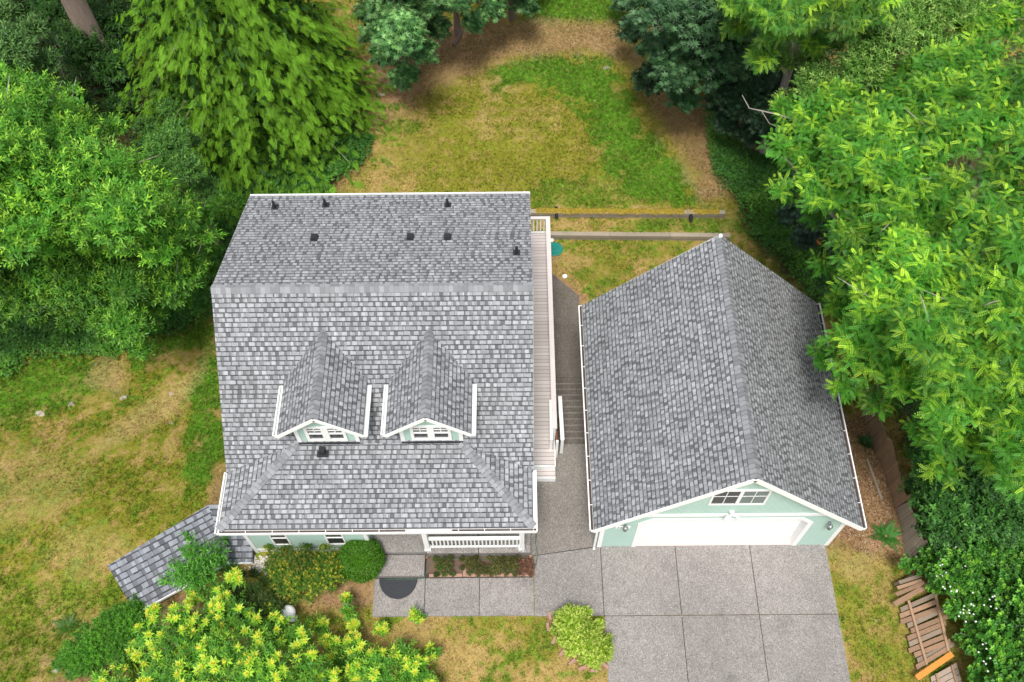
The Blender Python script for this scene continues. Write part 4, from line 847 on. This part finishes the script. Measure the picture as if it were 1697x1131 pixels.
# cedar with drooping flat sprays
def cedar(name, label, cx, cy, Hh, Rb, seed, nbr, base, tip, hidden=0):
    R = np.random.default_rng(seed); bz = float(terr(cx, cy)); T_ = empty(name, (cx, cy, bz), label, 'tree'); fol = Fol()
    MB().tube([(cx, cy, bz-.1), (cx, cy, bz+Hh*.5), (cx, cy, bz+Hh)], [.42, .28, .03], 12).build('trunk', M['bark'], T_, smooth=True)
    for i in range(nbr):
        h = Hh*(R.random()**1.35)*.97+.25; L_ = Rb*(1-h/Hh)**.75*R.uniform(.8, 1.12)+.25; az = R.random()*2*math.pi
        d = np.array([math.cos(az), math.sin(az), 0]); s_ = np.array([-d[1], d[0], 0]); ts = np.arange(.3, 1.0, .23/L_ if L_ > .5 else .4); ts = np.repeat(ts, 2); m = len(ts)
        z = bz+h+.55-(.55*L_*ts**1.5)*.9+.12*L_*ts**3; z = np.maximum(z, bz+.1)
        P = np.array([cx, cy, 0])+d*(L_*ts)[:, None]; P[:, 2] = z; sg = np.where(np.arange(m) % 2 == 0, 1, -1)[:, None]
        P = P+R.normal(size=(m, 3))*.12
        Yd = d*(.75+.3*R.random((m, 1)))+s_*sg*(.75*(1.15-ts[:, None])+R.normal(size=(m, 1))*.2)+np.array([0, 0, -.75])*(.2+1.4*R.random((m, 1)))
        Z = d*.35+np.array([0, 0, 1.0])+R.normal(size=(m, 3))*.42
        q = ((ts**2)*.75*R.uniform(.4, 1.2))[:, None]; q = np.clip(q, 0, 1); col = (np.array(base)*(1-q)+np.array(tip)*q)*np.clip(1+R.normal(size=(m, 1))*.3, .35, 1.8)*R.uniform(.6, 1.3)
        fol.add(T_CEDAR, P, Yd, Z, (.30+.26*R.random(m))*(1.25-.45*ts), col, np.array(tip)*1.15)
        if i % 16 == 0 and L_ > 2:
            MB().tube([(cx, cy, bz+h+.5), tuple(np.array([cx, cy, bz+h+.42-.1*L_])+d*L_*.45), tuple(np.array([cx, cy, bz+h+.62-.43*L_])+d*L_*.93)], [.05, .035, .012], 6).build('branch', M['palebark'], T_, smooth=True)
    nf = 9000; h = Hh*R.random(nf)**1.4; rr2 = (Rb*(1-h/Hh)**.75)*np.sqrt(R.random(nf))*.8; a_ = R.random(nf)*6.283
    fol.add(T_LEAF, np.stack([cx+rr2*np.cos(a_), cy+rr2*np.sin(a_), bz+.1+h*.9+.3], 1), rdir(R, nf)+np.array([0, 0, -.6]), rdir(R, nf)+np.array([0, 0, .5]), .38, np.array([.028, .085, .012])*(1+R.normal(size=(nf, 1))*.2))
    fol.build('crown', M['conif'], T_); return T_
cedar('cedar_tree', 'tall yellow-green cedar with drooping sprays above the left back corner of the house', -10.9, 29.9, 15, 5.9, 21, 700, (.035, .13, .012), (.24, .50, .028))
# tall conifer whose bare trunk crosses the upper left corner
cx, cy = at(182, 125, -1.2)[:2]; bz = float(terr(cx, cy))
T_ = empty('fir_tree', (cx, cy, bz), 'tall conifer with a bare grey-brown trunk in the upper left corner', 'tree')
MB().tube([(cx, cy, bz-.1), (cx+.05, cy, bz+8), (cx, cy, bz+24)], [.52, .42, .12], 20).build('trunk', M['bark'], T_, smooth=True)
fo = Fol(); R = np.random.default_rng(31)
for i in range(150):
    h = R.uniform(13.5, 24); L_ = 3.4*(1-(h-12)/13)+.3; az = R.random()*6.283; d = np.array([math.cos(az), math.sin(az), 0]); s_ = np.array([-d[1], d[0], 0]); ts = np.repeat(np.arange(.15, 1, .12), 2); m = len(ts)
    P = np.array([cx, cy, bz+h])+d*(L_*ts)[:, None]; P[:, 2] -= .3*L_*ts**1.5; sg = np.where(np.arange(m) % 2 == 0, 1, -1)[:, None]
    fo.add(T_CEDAR, P, d+s_*sg*.8+np.array([0, 0, -.2])+R.normal(size=(m, 3))*.1, np.tile([0, 0, 1.0], (m, 1))+R.normal(size=(m, 3))*.1, .7, np.tile((.035, .09, .02), (m, 1)))
fo.build('crown', M['conif'], T_)
# dead pale twig sticking out of the bright tree
tagb(MB().tube([at(1230, 158, 5.2), at(1242, 180, 5.3), at(1262, 184, 5.5), at(1292, 191, 5.8), at(1320, 200, 6)], [.012, .02, .025, .03, .035], 6).tube([at(1262, 184, 5.5), at(1275, 205, 5.6), at(1300, 216, 5.8)], [.012, .012, .02], 5), 'dead_branch', M['palebark'], 'bare pale dead branch in front of the lower dark maple', 'branch', smooth=True)
# ------------------------------------------------------------ undergrowth (uncountable)
def undergrowth(name, label, outline, z, n, seed, T, leaf, base, tip, hgt=.5):
    R = np.random.default_rng(seed); P = wp(outline); mn, mx = P.min(0), P.max(0); q = R.uniform(mn, mx, (n*3, 2)); sd_ = poly_sd(P, q[:, 0], q[:, 1]); q = q[sd_+R.normal(size=len(q))*.25 > 0][:n]
    hh = fbm(q[:, 0], q[:, 1], 1.1, seed, 3); hz = terr(q[:, 0], q[:, 1])+hgt*(.2+1.2*np.clip(hh-.25, 0, 1))*R.uniform(.75, 1.05, len(q)); pos = np.stack([q[:, 0], q[:, 1], hz], 1); m = len(pos)
    f = Fol(); t = np.clip((hh-.4)*3, 0, 1)[:, None]*R.random((m, 1)); col = (np.array(base)*(1-t)+np.array(tip)*t)*(1+R.normal(size=(m, 1))*.2)
    az = R.random(m)*6.283; f.add(T, pos, np.stack([np.cos(az), np.sin(az), R.normal(size=m)*.3], 1), np.array([0, 0, 1.0])+R.normal(size=(m, 3))*.35, leaf*R.uniform(.6, 1.25, m), col)
    o = f.build(name, M['leaf'], None, (0, 0, 0)); return tag(o, label, 'undergrowth', kind='stuff')
undergrowth('ivy_undergrowth', 'dark green ivy and brambles covering the ground between the left trees and the house', [(350, 300), (420, 260), (520, 240), (620, 230), (600, 260), (560, 300), (545, 322), (500, 330), (413, 340), (352, 480), (355, 520), (300, 545), (250, 560), (200, 500), (250, 380)], 0, 30000, 51, T_TRI, .11, (.04, .14, .018), (.13, .33, .03), .9)
undergrowth('ivy_undergrowth', 'dark green ground cover on the slope right of the back lawn, above the garage', [(1172, 190), (1195, 215), (1240, 260), (1300, 250), (1350, 300), (1420, 430), (1440, 560), (1350, 500), (1300, 430), (1250, 390), (1225, 330), (1190, 290), (1168, 230)], 0, 20000, 52, T_TRI, .10, (.045, .15, .02), (.15, .36, .035), .55)
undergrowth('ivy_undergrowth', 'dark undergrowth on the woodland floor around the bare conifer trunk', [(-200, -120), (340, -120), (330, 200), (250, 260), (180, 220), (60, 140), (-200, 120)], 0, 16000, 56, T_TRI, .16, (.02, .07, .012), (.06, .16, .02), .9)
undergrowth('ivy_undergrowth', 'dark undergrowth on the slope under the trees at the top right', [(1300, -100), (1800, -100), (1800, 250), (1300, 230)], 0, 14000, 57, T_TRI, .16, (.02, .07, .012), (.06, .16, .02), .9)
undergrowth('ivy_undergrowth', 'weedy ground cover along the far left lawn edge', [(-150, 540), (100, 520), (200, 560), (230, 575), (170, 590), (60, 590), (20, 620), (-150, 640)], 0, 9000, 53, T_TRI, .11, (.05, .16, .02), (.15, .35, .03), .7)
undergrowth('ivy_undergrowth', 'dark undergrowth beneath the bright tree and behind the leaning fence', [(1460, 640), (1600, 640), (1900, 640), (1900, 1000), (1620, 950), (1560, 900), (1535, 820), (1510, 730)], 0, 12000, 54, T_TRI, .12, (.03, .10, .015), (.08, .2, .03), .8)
# ------------------------------------------------------------ shrubs
def shrub(name, label, outline, ze, zt, nb, r, ns, seed, T, leaf, base, tip, mat='leaf', **k):
    return tree(name, label, 'shrub', outline, ze, zt, nb, r, ns, seed, T, leaf, base, tip, mat=mat, trad=k.pop('trad', .03), branches=4, **k)
def ell(u, v, a, b, n=14, rot=0): return [(u+a*math.cos(t)*math.cos(rot)-b*math.sin(t)*math.sin(rot), v+a*math.cos(t)*math.sin(rot)+b*math.sin(t)*math.cos(rot)) for t in np.linspace(0, 2*math.pi, n, endpoint=False)]
# clipped ball
p = at(598, 927, .62); R = np.random.default_rng(61); T_ = empty('topiary_shrub', (p[0], p[1], 0), 'clipped round bright green shrub beside the porch step', 'shrub'); f = Fol(); n = 15000; d = rdir(R, n); d[:, 2] = np.where(d[:, 2] < -.6, -d[:, 2], d[:, 2])
lump = 1+.05*np.sin(d[:, 0]*7+1)*np.cos(d[:, 1]*6)+.04*R.normal(size=n); P_ = np.array([p[0], p[1], .62])+d*np.array([.66, .64, .58])*lump[:, None]
f.add(T_LEAF, P_, unit(d+rdir(R, n)*.9), unit(d+rdir(R, n)*.4), .06, np.array([.075, .21, .012])*(1+R.normal(size=(n, 1))*.2)); f.build('crown', M['leaf'], T_); MB().tube([(p[0], p[1], -.05), (p[0], p[1], .6)], [.05, .03], 8).build('trunk', M['bark'], T_)
shrub('rhododendron_shrub', 'wide mottled green and yellow shrub in front of the two small windows', [(437, 905), (470, 908), (520, 902), (570, 903), (578, 925), (575, 958), (545, 978), (512, 995), (470, 988), (445, 960), (437, 930)], .5, 1.15, 22, .36, 1700, 62, T_LEAF, .062, (.075, .17, .014), (.46, .38, .03), tipfrac=.45, nl=9, shoot=.12, fill=.3)
shrub('heather_shrub', 'dark olive shrub with tiny white flowers left of the mottled shrub', [(385, 960), (415, 945), (450, 965), (480, 995), (470, 1030), (430, 1040), (395, 1020), (378, 990)], .3, .9, 14, .34, 1300, 63, T_LANCE, .07, (.04, .085, .012), (.12, .15, .03), tipfrac=.3, nl=9, shoot=.14)
shrub('bamboo_shrub', 'loose bright green shrub growing in front of the low shed roof', [(300, 925), (310, 890), (330, 905), (355, 905), (372, 895), (378, 940), (375, 970), (335, 985), (300, 975), (278, 965), (285, 945)], .4, 1.4, 17, .28, 330, 64, T_LANCE, .16, (.07, .25, .022), (.2, .5, .06), fillk=.4, tipfrac=.5, nl=8, shoot=.35, up=.6, fill=.2)
YT_ = (.05, .16, .014); YY = (.66, .62, .035)
def tipped(name, label, outline, ze, zt, nb, r, ns, seed, ntips):
    o = shrub(name, label, outline, ze, zt, nb, r, ns, seed, T_LANCE, .15, (.085, .26, .022), (.28, .50, .035), tipfrac=.55, nl=9, shoot=.25, up=.7, fill=.25)
    R = np.random.default_rng(seed+9); bl = dome_blobs(outline, ze, zt, nb, r, seed); f = Fol(); bi = R.choice(len(bl), ntips); d = rdir(R, ntips); d[:, 2] = abs(d[:, 2])*.9+.55; d = unit(d); P_ = bl[bi, :3]+d*(bl[bi, 3]*1.08)[:, None]
    orange = R.random((ntips, 1))
    for ring, (nl_, tilt, L_) in enumerate(((9, 1.0, .17), (8, .6, .12), (6, .25, .07))):
        for j in range(nl_):
            a = j*2*math.pi/nl_+R.random(ntips)*.5+ring; hv = np.stack([np.cos(a), np.sin(a), np.zeros(ntips)], 1)
            Yd = unit(hv*tilt+d*(1-.55*tilt)); col = (np.array((.34, .58, .04)), np.array((.66, .72, .06)), np.array((.78, .58, .12)))[ring]*(1-.0*orange)
            col = col*(1-.25*orange*ring/2)*(1+R.normal(size=(ntips, 1))*.1); f.add(T_YTIP, P_+d*.03*ring, Yd, unit(d+np.array([0, 0, .5])), L_*R.uniform(.8, 1.25, ntips), col)
    f.build('new_shoots', M['leaf'], o); return o
tipped('pieris_shrub', 'tall green shrub with yellow-orange shoot tips at the lower left', [(230, 1045), (262, 1010), (300, 1000), (350, 970), (390, 950), (420, 985), (455, 1020), (490, 1030), (545, 1040), (560, 1080), (570, 1200), (250, 1200), (240, 1110), (215, 1080)], .5, 2.3, 40, .5, 1500, 65, 230)
tipped('pieris_shrub', 'lower straggling green shrub with yellow shoot tips nearer the path', [(540, 1060), (585, 1030), (600, 1060), (640, 1035), (665, 1050), (690, 1020), (705, 1050), (725, 1080), (725, 1200), (560, 1200)], .3, 1.1, 20, .36, 620, 66, 95)
tipped('pieris_shrub', 'small yellow-tipped shrub at the bottom left edge beside the juniper', [(170, 1110), (215, 1090), (250, 1100), (260, 1200), (160, 1200)], .3, .9, 8, .35, 240, 67, 18)
tipped('pieris_shrub', 'single thin yellow-tipped shoot standing on the dry grass left of the path', ell(577, 1005, 8, 14), .6, 1.1, 2, .14, 40, 68, 5)
shrub('juniper_shrub', 'low dark green juniper mat beside the low shed', [(228, 985), (205, 1000), (180, 1015), (135, 1040), (110, 1070), (90, 1100), (120, 1125), (165, 1110), (210, 1085), (245, 1055), (250, 1020)], .05, .35, 34, .34, 3600, 69, T_LANCE, .07, (.06, .21, .013), (.15, .38, .02), tipfrac=.5, nl=9, shoot=.1, fill=.3, power=.3)
shrub('porch_hedge', 'low brownish green hedge along the porch railing, the longer one', [(765, 926), (860, 924), (866, 945), (860, 952), (765, 952)], .2, .42, 20, .19, 1700, 70, T_LEAF, .04, (.075, .095, .018), (.26, .16, .07), tipfrac=.35, nl=8, shoot=.06)
shrub('porch_hedge', 'low brownish green hedge nearest the porch step, the shorter one', [(722, 926), (748, 924), (750, 952), (722, 953)], .2, .42, 8, .19, 650, 71, T_LEAF, .04, (.06, .095, .018), (.2, .16, .05), tipfrac=.3, nl=8, shoot=.06)
shrub('dry_shrub', 'dried reddish twiggy shrub at the right end of the porch bed', [(860, 930), (882, 930), (883, 950), (860, 950)], .12, .28, 6, .18, 420, 72, T_LANCE, .06, (.16, .08, .05), (.3, .16, .10), tipfrac=.5, nl=7, shoot=.08)
shrub('dwarf_shrub', 'yellow-green rounded bush with white bloom beside the driveway', [(925, 1015), (950, 1006), (975, 1015), (1000, 1040), (1013, 1068), (1008, 1092), (985, 1105), (958, 1095), (935, 1070), (920, 1045)], .35, .95, 20, .32, 3600, 73, T_LEAF, .055, (.22, .36, .018), (.62, .70, .16), tipfrac=.6, nl=9, shoot=.1, fill=.3)
def fernplant(name, label, p, n, L_, seed, base, T=T_FERN, cat='fern'):
    R = np.random.default_rng(seed); f = Fol(); az = np.arange(n)*2.4+R.random(n)*.4; el = R.uniform(.25, .8, n); P_ = np.tile(p, (n, 1))+np.array([0, 0, .05])
    f.add(T, P_, np.stack([np.cos(az)*np.cos(el), np.sin(az)*np.cos(el), np.sin(el)], 1), np.tile([0, 0, 1.0], (n, 1))+.01, L_*R.uniform(.7, 1.15, n), np.array(base)*(1+R.normal(size=(n, 1))*.15))
    o = f.build(name, M['leaf'], None, tuple(p)); return tag(o, label, cat)
fernplant('fern', 'green sword fern between the garage corner and the leaning fence', ground(1468, 890), 20, .62, 81, (.06, .2, .03))
fernplant('fern', 'fern growing at the upper left edge of the juniper', ground(112, 1040), 14, .55, 82, (.07, .17, .02))
fernplant('fern', 'small fern in the shade behind the garage fence side', ground(1432, 735), 12, .5, 83, (.03, .11, .02))
fernplant('daylily', 'clump of long bright green blades at the lower left edge', ground(225, 1100), 60, .75, 84, (.22, .40, .03), T_BLADE, 'plant')
fernplant('daylily', 'clump of dark green blades in front of the shed eave', ground(388, 948), 40, .45, 85, (.035, .12, .02), T_BLADE, 'plant')
# brambles over the collapsed fence
# ------------------------------------------------------------ fence
def fpanel(b0, b1, t0, t1, n, label, mat, zt):
    B0, B1 = ground(*b0), ground(*b1); z0 = B0[2]; T0 = at(*t0, B0[2]+zt); T1 = at(*t1, B1[2]+zt); R = np.random.default_rng(int(b0[0]))
    E_ = empty('fence_panel', (B0+B1)/2, label, 'fence', 'leaning panels of the wooden fence'); nrm = np.cross(B1-B0, T0-B0); nrm /= np.linalg.norm(nrm)
    for i in range(n):
        a, b = (i+.04)/n, (i+.96)/n; e = R.uniform(-.05, .03); q = [B0+(B1-B0)*a, B0+(B1-B0)*b, T0+(T1-T0)*b+(T0-B0)*e, T0+(T1-T0)*a+(T0-B0)*e]; o_ = nrm*R.normal()*.008
        MB().slab([tuple(x+o_) for x in q], tuple(nrm*.02)).build('board', mat, E_)
    for t in (.18, .82):
        MB().beam(B0+(T0-B0)*t-nrm*.05, B1+(T1-B1)*t-nrm*.05, .09, .04, up=nrm).build('rail', mat, E_)
    MB().beam(B1-nrm*.06-np.array([0, 0, .1]), T1-nrm*.06, .09, .09, up=(0, 1, .1)).build('post', mat, E_)
    return E_
fpanel((1420, 652), (1434, 697), (1443, 640), (1457, 679), 9, 'leaning fence panel half under the bright tree, farthest from the driveway', M['fence'], 1.15)
fpanel((1434.5, 698), (1451.7, 748.8), (1458, 680), (1470, 727.5), 10, 'reddish leaning fence panel just below the bright tree', M['fence'], 1.2)
fpanel((1453, 751), (1482, 839), (1476, 727.5), (1503, 823), 15, 'brown leaning fence panel in the middle, its top shaded by leaves', M['fence'], 1.2)
fpanel((1485, 842), (1502, 928), (1507, 831), (1532, 897), 14, 'greyish leaning fence panel right of the garage corner, nearest the camera', M['fencegrey'], 1.2)
# collapsed panel
q0, q1, q2, q3 = [at(*c, z) for c, z in (((1488, 1008), .12), ((1552, 985), .42), ((1574, 1082), .42), ((1520, 1112), .12))]
E_ = empty('collapsed_fence', (q0+q2)/2*np.array([1, 1, 0]), 'collapsed fence panel lying under the brambles beside the lawn', 'fence')
R = np.random.default_rng(91)
for i in range(11):
    a, b = (i+.05)/11, (i+.9)/11; q = [q0+(q3-q0)*a, q1+(q2-q1)*a, q1+(q2-q1)*b, q0+(q3-q0)*b]; e = R.normal()*.07; ex = (q1-q0)*.07*R.normal(); tw = (q3-q0)*.03*R.normal()
    MB().slab([tuple(x+ex+np.array([0, 0, abs(e)*.5])+(tw if jx in (1, 2) else 0)+((q1-q0)*.05*rj if jx in (1, 2) else 0)) for rj in [R.normal()] for jx, x in enumerate(q)], (0, 0, -.02)).build('board', M['oldwood'] if i % 3 else M['fencegrey2'], E_)
MB().beam(q0*.72+q1*.28+np.array([0, 0, .06])+(q0-q3)*.05, q3*.72+q2*.28+np.array([0, 0, .06]), .07, .05).build('rail', M['fence'], E_)
MB().beam(q0*.05+q1*.95+np.array([0, 0, .05]), q3*.05+q2*.95+np.array([0, 0, .05]), .07, .05).build('rail', M['fence'], E_)
q0, q1, q2, q3 = [at(*c, z) for c, z in (((1542, 1122), .05), ((1585, 1098), .3), ((1610, 1190), .3), ((1562, 1210), .05))]
E_ = empty('collapsed_fence', (q0+q2)/2*np.array([1, 1, 0]), 'dark grey-brown fence panel lying below the orange board', 'fence')
for i in range(9):
    a, b = (i+.04)/9, (i+.94)/9; MB().slab([tuple(x) for x in (q0+(q3-q0)*a, q1+(q2-q1)*a, q1+(q2-q1)*b, q0+(q3-q0)*b)], (0, 0, -.02)).build('board', M['fencegrey'], E_)
for t in (.2, .8): MB().beam(q0*(1-t)+q1*t+np.array([0, 0, .04]), q3*(1-t)+q2*t+np.array([0, 0, .04]), .06, .05).build('rail', M['fence'], E_)
tagb(MB().beam(at(1519, 1124, .35), at(1578, 1084, .55), .16, .045), 'loose_board', M['orange'], 'bright orange wooden board lying across the collapsed fence', 'board')
for i, (a, b, w_, z_, mt, lb) in enumerate((((1482, 1002), (1545, 966), .15, .45, 'oldwood', 'wide brown plank at the bottom of the loose pile'), ((1485, 986), (1532, 966), .11, .55, 'oldwood', 'plank second from the bottom of the loose pile'), ((1487, 975), (1528, 962), .10, .5, 'fence', 'reddish plank in the middle of the loose pile'), ((1490, 966), (1527, 954), .11, .42, 'fencegrey2', 'dark plank near the top of the loose pile'), ((1482, 970), (1515, 954), .09, .35, 'dgreen2', 'blackened plank topmost in the loose pile'))):
    tagb(MB().beam(at(*a, z_-.1), at(*b, z_), w_, .03), 'loose_board', M[mt], lb+' above the collapsed fence', 'board', 'planks piled on the collapsed fence')
p0, p1 = ground(1352, 418), ground(1350, 392); tagb(MB().beam(p0+[0, 0, .5], p1+[0, 0, .9], .32, .03), 'loose_board', M['orange'], 'orange-brown board standing among leaves right of the garage ridge', 'board')
p0, p1 = ground(1436, 762), ground(1460, 828); tagb(MB().beam(p0+[0, 0, .05], p1+[0, 0, .05], .08, .05), 'loose_board', M['timber'], 'narrow mossy timber lying on the earth between garage and fence', 'board')
# ------------------------------------------------------------ more small things
p = at(478, 1016, .55)
orn = MB(); n = 14
orn.lathe((p[0], p[1], .0), [(.14, 0), (.12, .05), (.045, .1), (.045, .40), (.14, .44), (.21, .52), (.23, .60), (.20, .70), (.12, .78), (.001, .81)], 24)
tagb(orn, 'garden_ornament', M['lamp'], 'white rounded garden ornament among the yellow-tipped shoots', 'ornament', smooth=True)
def drainpipe(u, v, z, label): p = at(u, v, z); tagb(MB().tube([(p[0], p[1]+.25, z), (p[0], p[1]-.12, z-.0), (p[0], p[1]-.2, z-.12)], [.07, .075, .07], 12), 'drain_pipe', M['darkgrey'], label, 'pipe', 'drain pipes through the upper retaining wall')
drainpipe(922, 352, -1.42, 'black drain pipe end through the upper retaining wall near the deck'); drainpipe(1145, 357, -1.42, 'black drain pipe end through the upper retaining wall, the one nearer the garage peak')
hp = [at(889, 884, .3), at(892, 900, .05), at(890, 915, .03), at(882, 928, .36), at(884, 926, .05), at(888, 920, .03)]
hp = [(.62, 10.1, .5), (.60, 9.85, .02), (.66, 9.5, .02), (.60, 9.15, .03), (.40, 8.98, .12), (-.8, 9.3, .1), (-2.5, 9.35, .1), (-2.78, 9.2, .05), (-2.84, 8.95, .05), (-2.9, 8.76, .02), (-3.2, 8.74, .02), (-4.1, 8.745, .02)]
tagb(MB().tube(hp, .013, 6), 'garden_hose', M['hose'], 'green garden hose trailing round the porch bed and along the step', 'hose', smooth=True)
b0 = ground(758, 60)+[0, 0, .05]; b1 = ground(772, 45)+[0, 0, .05]
tagb(MB().tube([ground(752, 78)+[0, 0, .06], ground(760, 66)+[0, 0, .1], ground(766, 52)+[0, 0, .06]], [.09, .08, .05], 8), 'log', M['bark'], 'short dark log lying on the brown earth at the top', 'log')
tagb(MB().tube([ground(101, 1089)+[0, 0, .35], ground(118, 1101)+[0, 0, .42], ground(137, 1110)+[0, 0, .38]], [.008, .014, .01], 6).tube([ground(118, 1101)+[0, 0, .42], ground(112, 1112)+[0, 0, .4], ground(124, 1108)+[0, 0, .4]], .008, 5), 'dead_branch', M['palebark'], 'pale dry twig lying on the dark green juniper', 'branch')
tagb(MB().box(-8.0, -7.95, 9.3, 9.35, 0, .01), 'pebble_bed', M['rock'], 'x', 'x') if False else None
R = np.random.default_rng(96); gp = MB(); base = [at(430+R.normal()*9-i*.0, 938+R.normal()*7, 0) for i in range(140)]
for b in base:
    r = R.uniform(.025, .05); gp.lathe((b[0], b[1], -.03), [(r, 0), (r*.9, r*.6), (r*.4, r*.95), (.001, r)], 6)
tag(gp.build('gravel', mat_plain('white_gravel', (.6, .56, .5), .9, .2, 20)), 'pale gravel patch at the left front corner of the house', 'gravel', kind='stuff')
# ------------------------------------------------------------ grass blades and weeds over the lawns
R = np.random.default_rng(101); n = 420000
q = np.stack([R.uniform(-20, 14, n), R.uniform(4.5, 38, n)], 1)
inside = ((q[:, 0] > -8.4) & (q[:, 0] < 1.35) & (q[:, 1] > 9.3) & (q[:, 1] < 20.2)) | ((q[:, 0] > .1) & (q[:, 0] < 9.84) & (q[:, 1] < 17.3) & (q[:, 1] > -3) & ~((q[:, 0] < 2.64) & (q[:, 1] < 7.53))) | ((q[:, 0] > -4.48) & (q[:, 0] < 2.7) & (q[:, 1] > 7.55) & (q[:, 1] < 9.5)) | ((q[:, 0] > .1) & (q[:, 0] < 2.8) & (q[:, 1] > 9) & (q[:, 1] < 20.4) ) | ((q[:, 0] < 1.6) & (q[:, 0] > 0) & (q[:, 1] > 20) & (q[:, 1] < 21.9))
shed = poly_sd(SHED, q[:, 0], q[:, 1]) > 0.05
q = q[~inside & ~shed]
gc = ground_col(q[:, 0], q[:, 1]); dirtness = gc[:, 0] > gc[:, 1]*1.55
keep = R.random(len(q)) < np.where(dirtness, .35, 1.0); q = q[keep]; gc = gc[keep]; m = len(q)
greenish = np.clip((gc[:, 1]/(gc[:, 0]+1e-3)-.8)*1.5, 0, 1)
f = Fol(); pk = R.random(m); gc2 = gc.copy(); gd = (~(gc[:, 0] > gc[:, 1]*1.55)); gk = vnoise(q[:, 0], q[:, 1], 9.0, 3)
a_ = gd & (pk < .16) & (gk > .35); gc2[a_] = gc2[a_]*.3+np.array([.10, .20, .02])*.7
a_ = gd & (pk > .84) & (gk < .6); gc2[a_] = gc2[a_]*.4+np.array([.50, .37, .16])*.6
gc = gc2
az = R.random(m)*6.283; f.add(T_GRASS, np.stack([q[:, 0], q[:, 1], terr(q[:, 0], q[:, 1])-.005], 1), np.stack([np.cos(az), np.sin(az), np.zeros(m)], 1), np.tile([0, 0, 1.0], (m, 1))+R.normal(size=(m, 3))*.25, R.uniform(.035, .08, m)*(1+greenish*.6), np.clip(gc*1.1*(1+R.normal(size=(m, 1))*.3), .01, .9))
tag(f.build('grass', M['grass'], None, (0, 0, 0)), 'short patchy grass, dry straw and green, over all the lawns', 'grass', kind='stuff')
# fallen leaf litter
R = np.random.default_rng(105); f = Fol()
for P_, cnt in ((wp([(1375, 700), (1430, 690), (1500, 930), (1440, 925), (1380, 880)]), 2600), (wp([(560, 250), (620, 140), (720, 50), (1036, 38), (1090, 150), (1040, 110), (860, 90), (700, 150)]), 2600), (wp([(1160, 160), (1280, 200), (1230, 330), (1170, 330)]), 900)):
    mn, mx = P_.min(0), P_.max(0); q = R.uniform(mn, mx, (cnt*3, 2)); q = q[poly_sd(P_, q[:, 0], q[:, 1]) > 0][:cnt]; m = len(q); az = R.random(m)*6.283
    f.add(T_LEAF, np.stack([q[:, 0], q[:, 1], terr(q[:, 0], q[:, 1])+.03], 1), np.stack([np.cos(az), np.sin(az), np.zeros(m)], 1), np.array([0, 0, 1.0])+R.normal(size=(m, 3))*.3, R.uniform(.04, .09, m), np.array([[.34, .2, .09], [.5, .40, .27], [.16, .08, .04]])[R.integers(0, 3, m)])
tag(f.build('leaf_litter', M['grass'], None, (0, 0, 0)), 'dry fallen leaves scattered on the bare earth', 'leaf litter', kind='stuff')
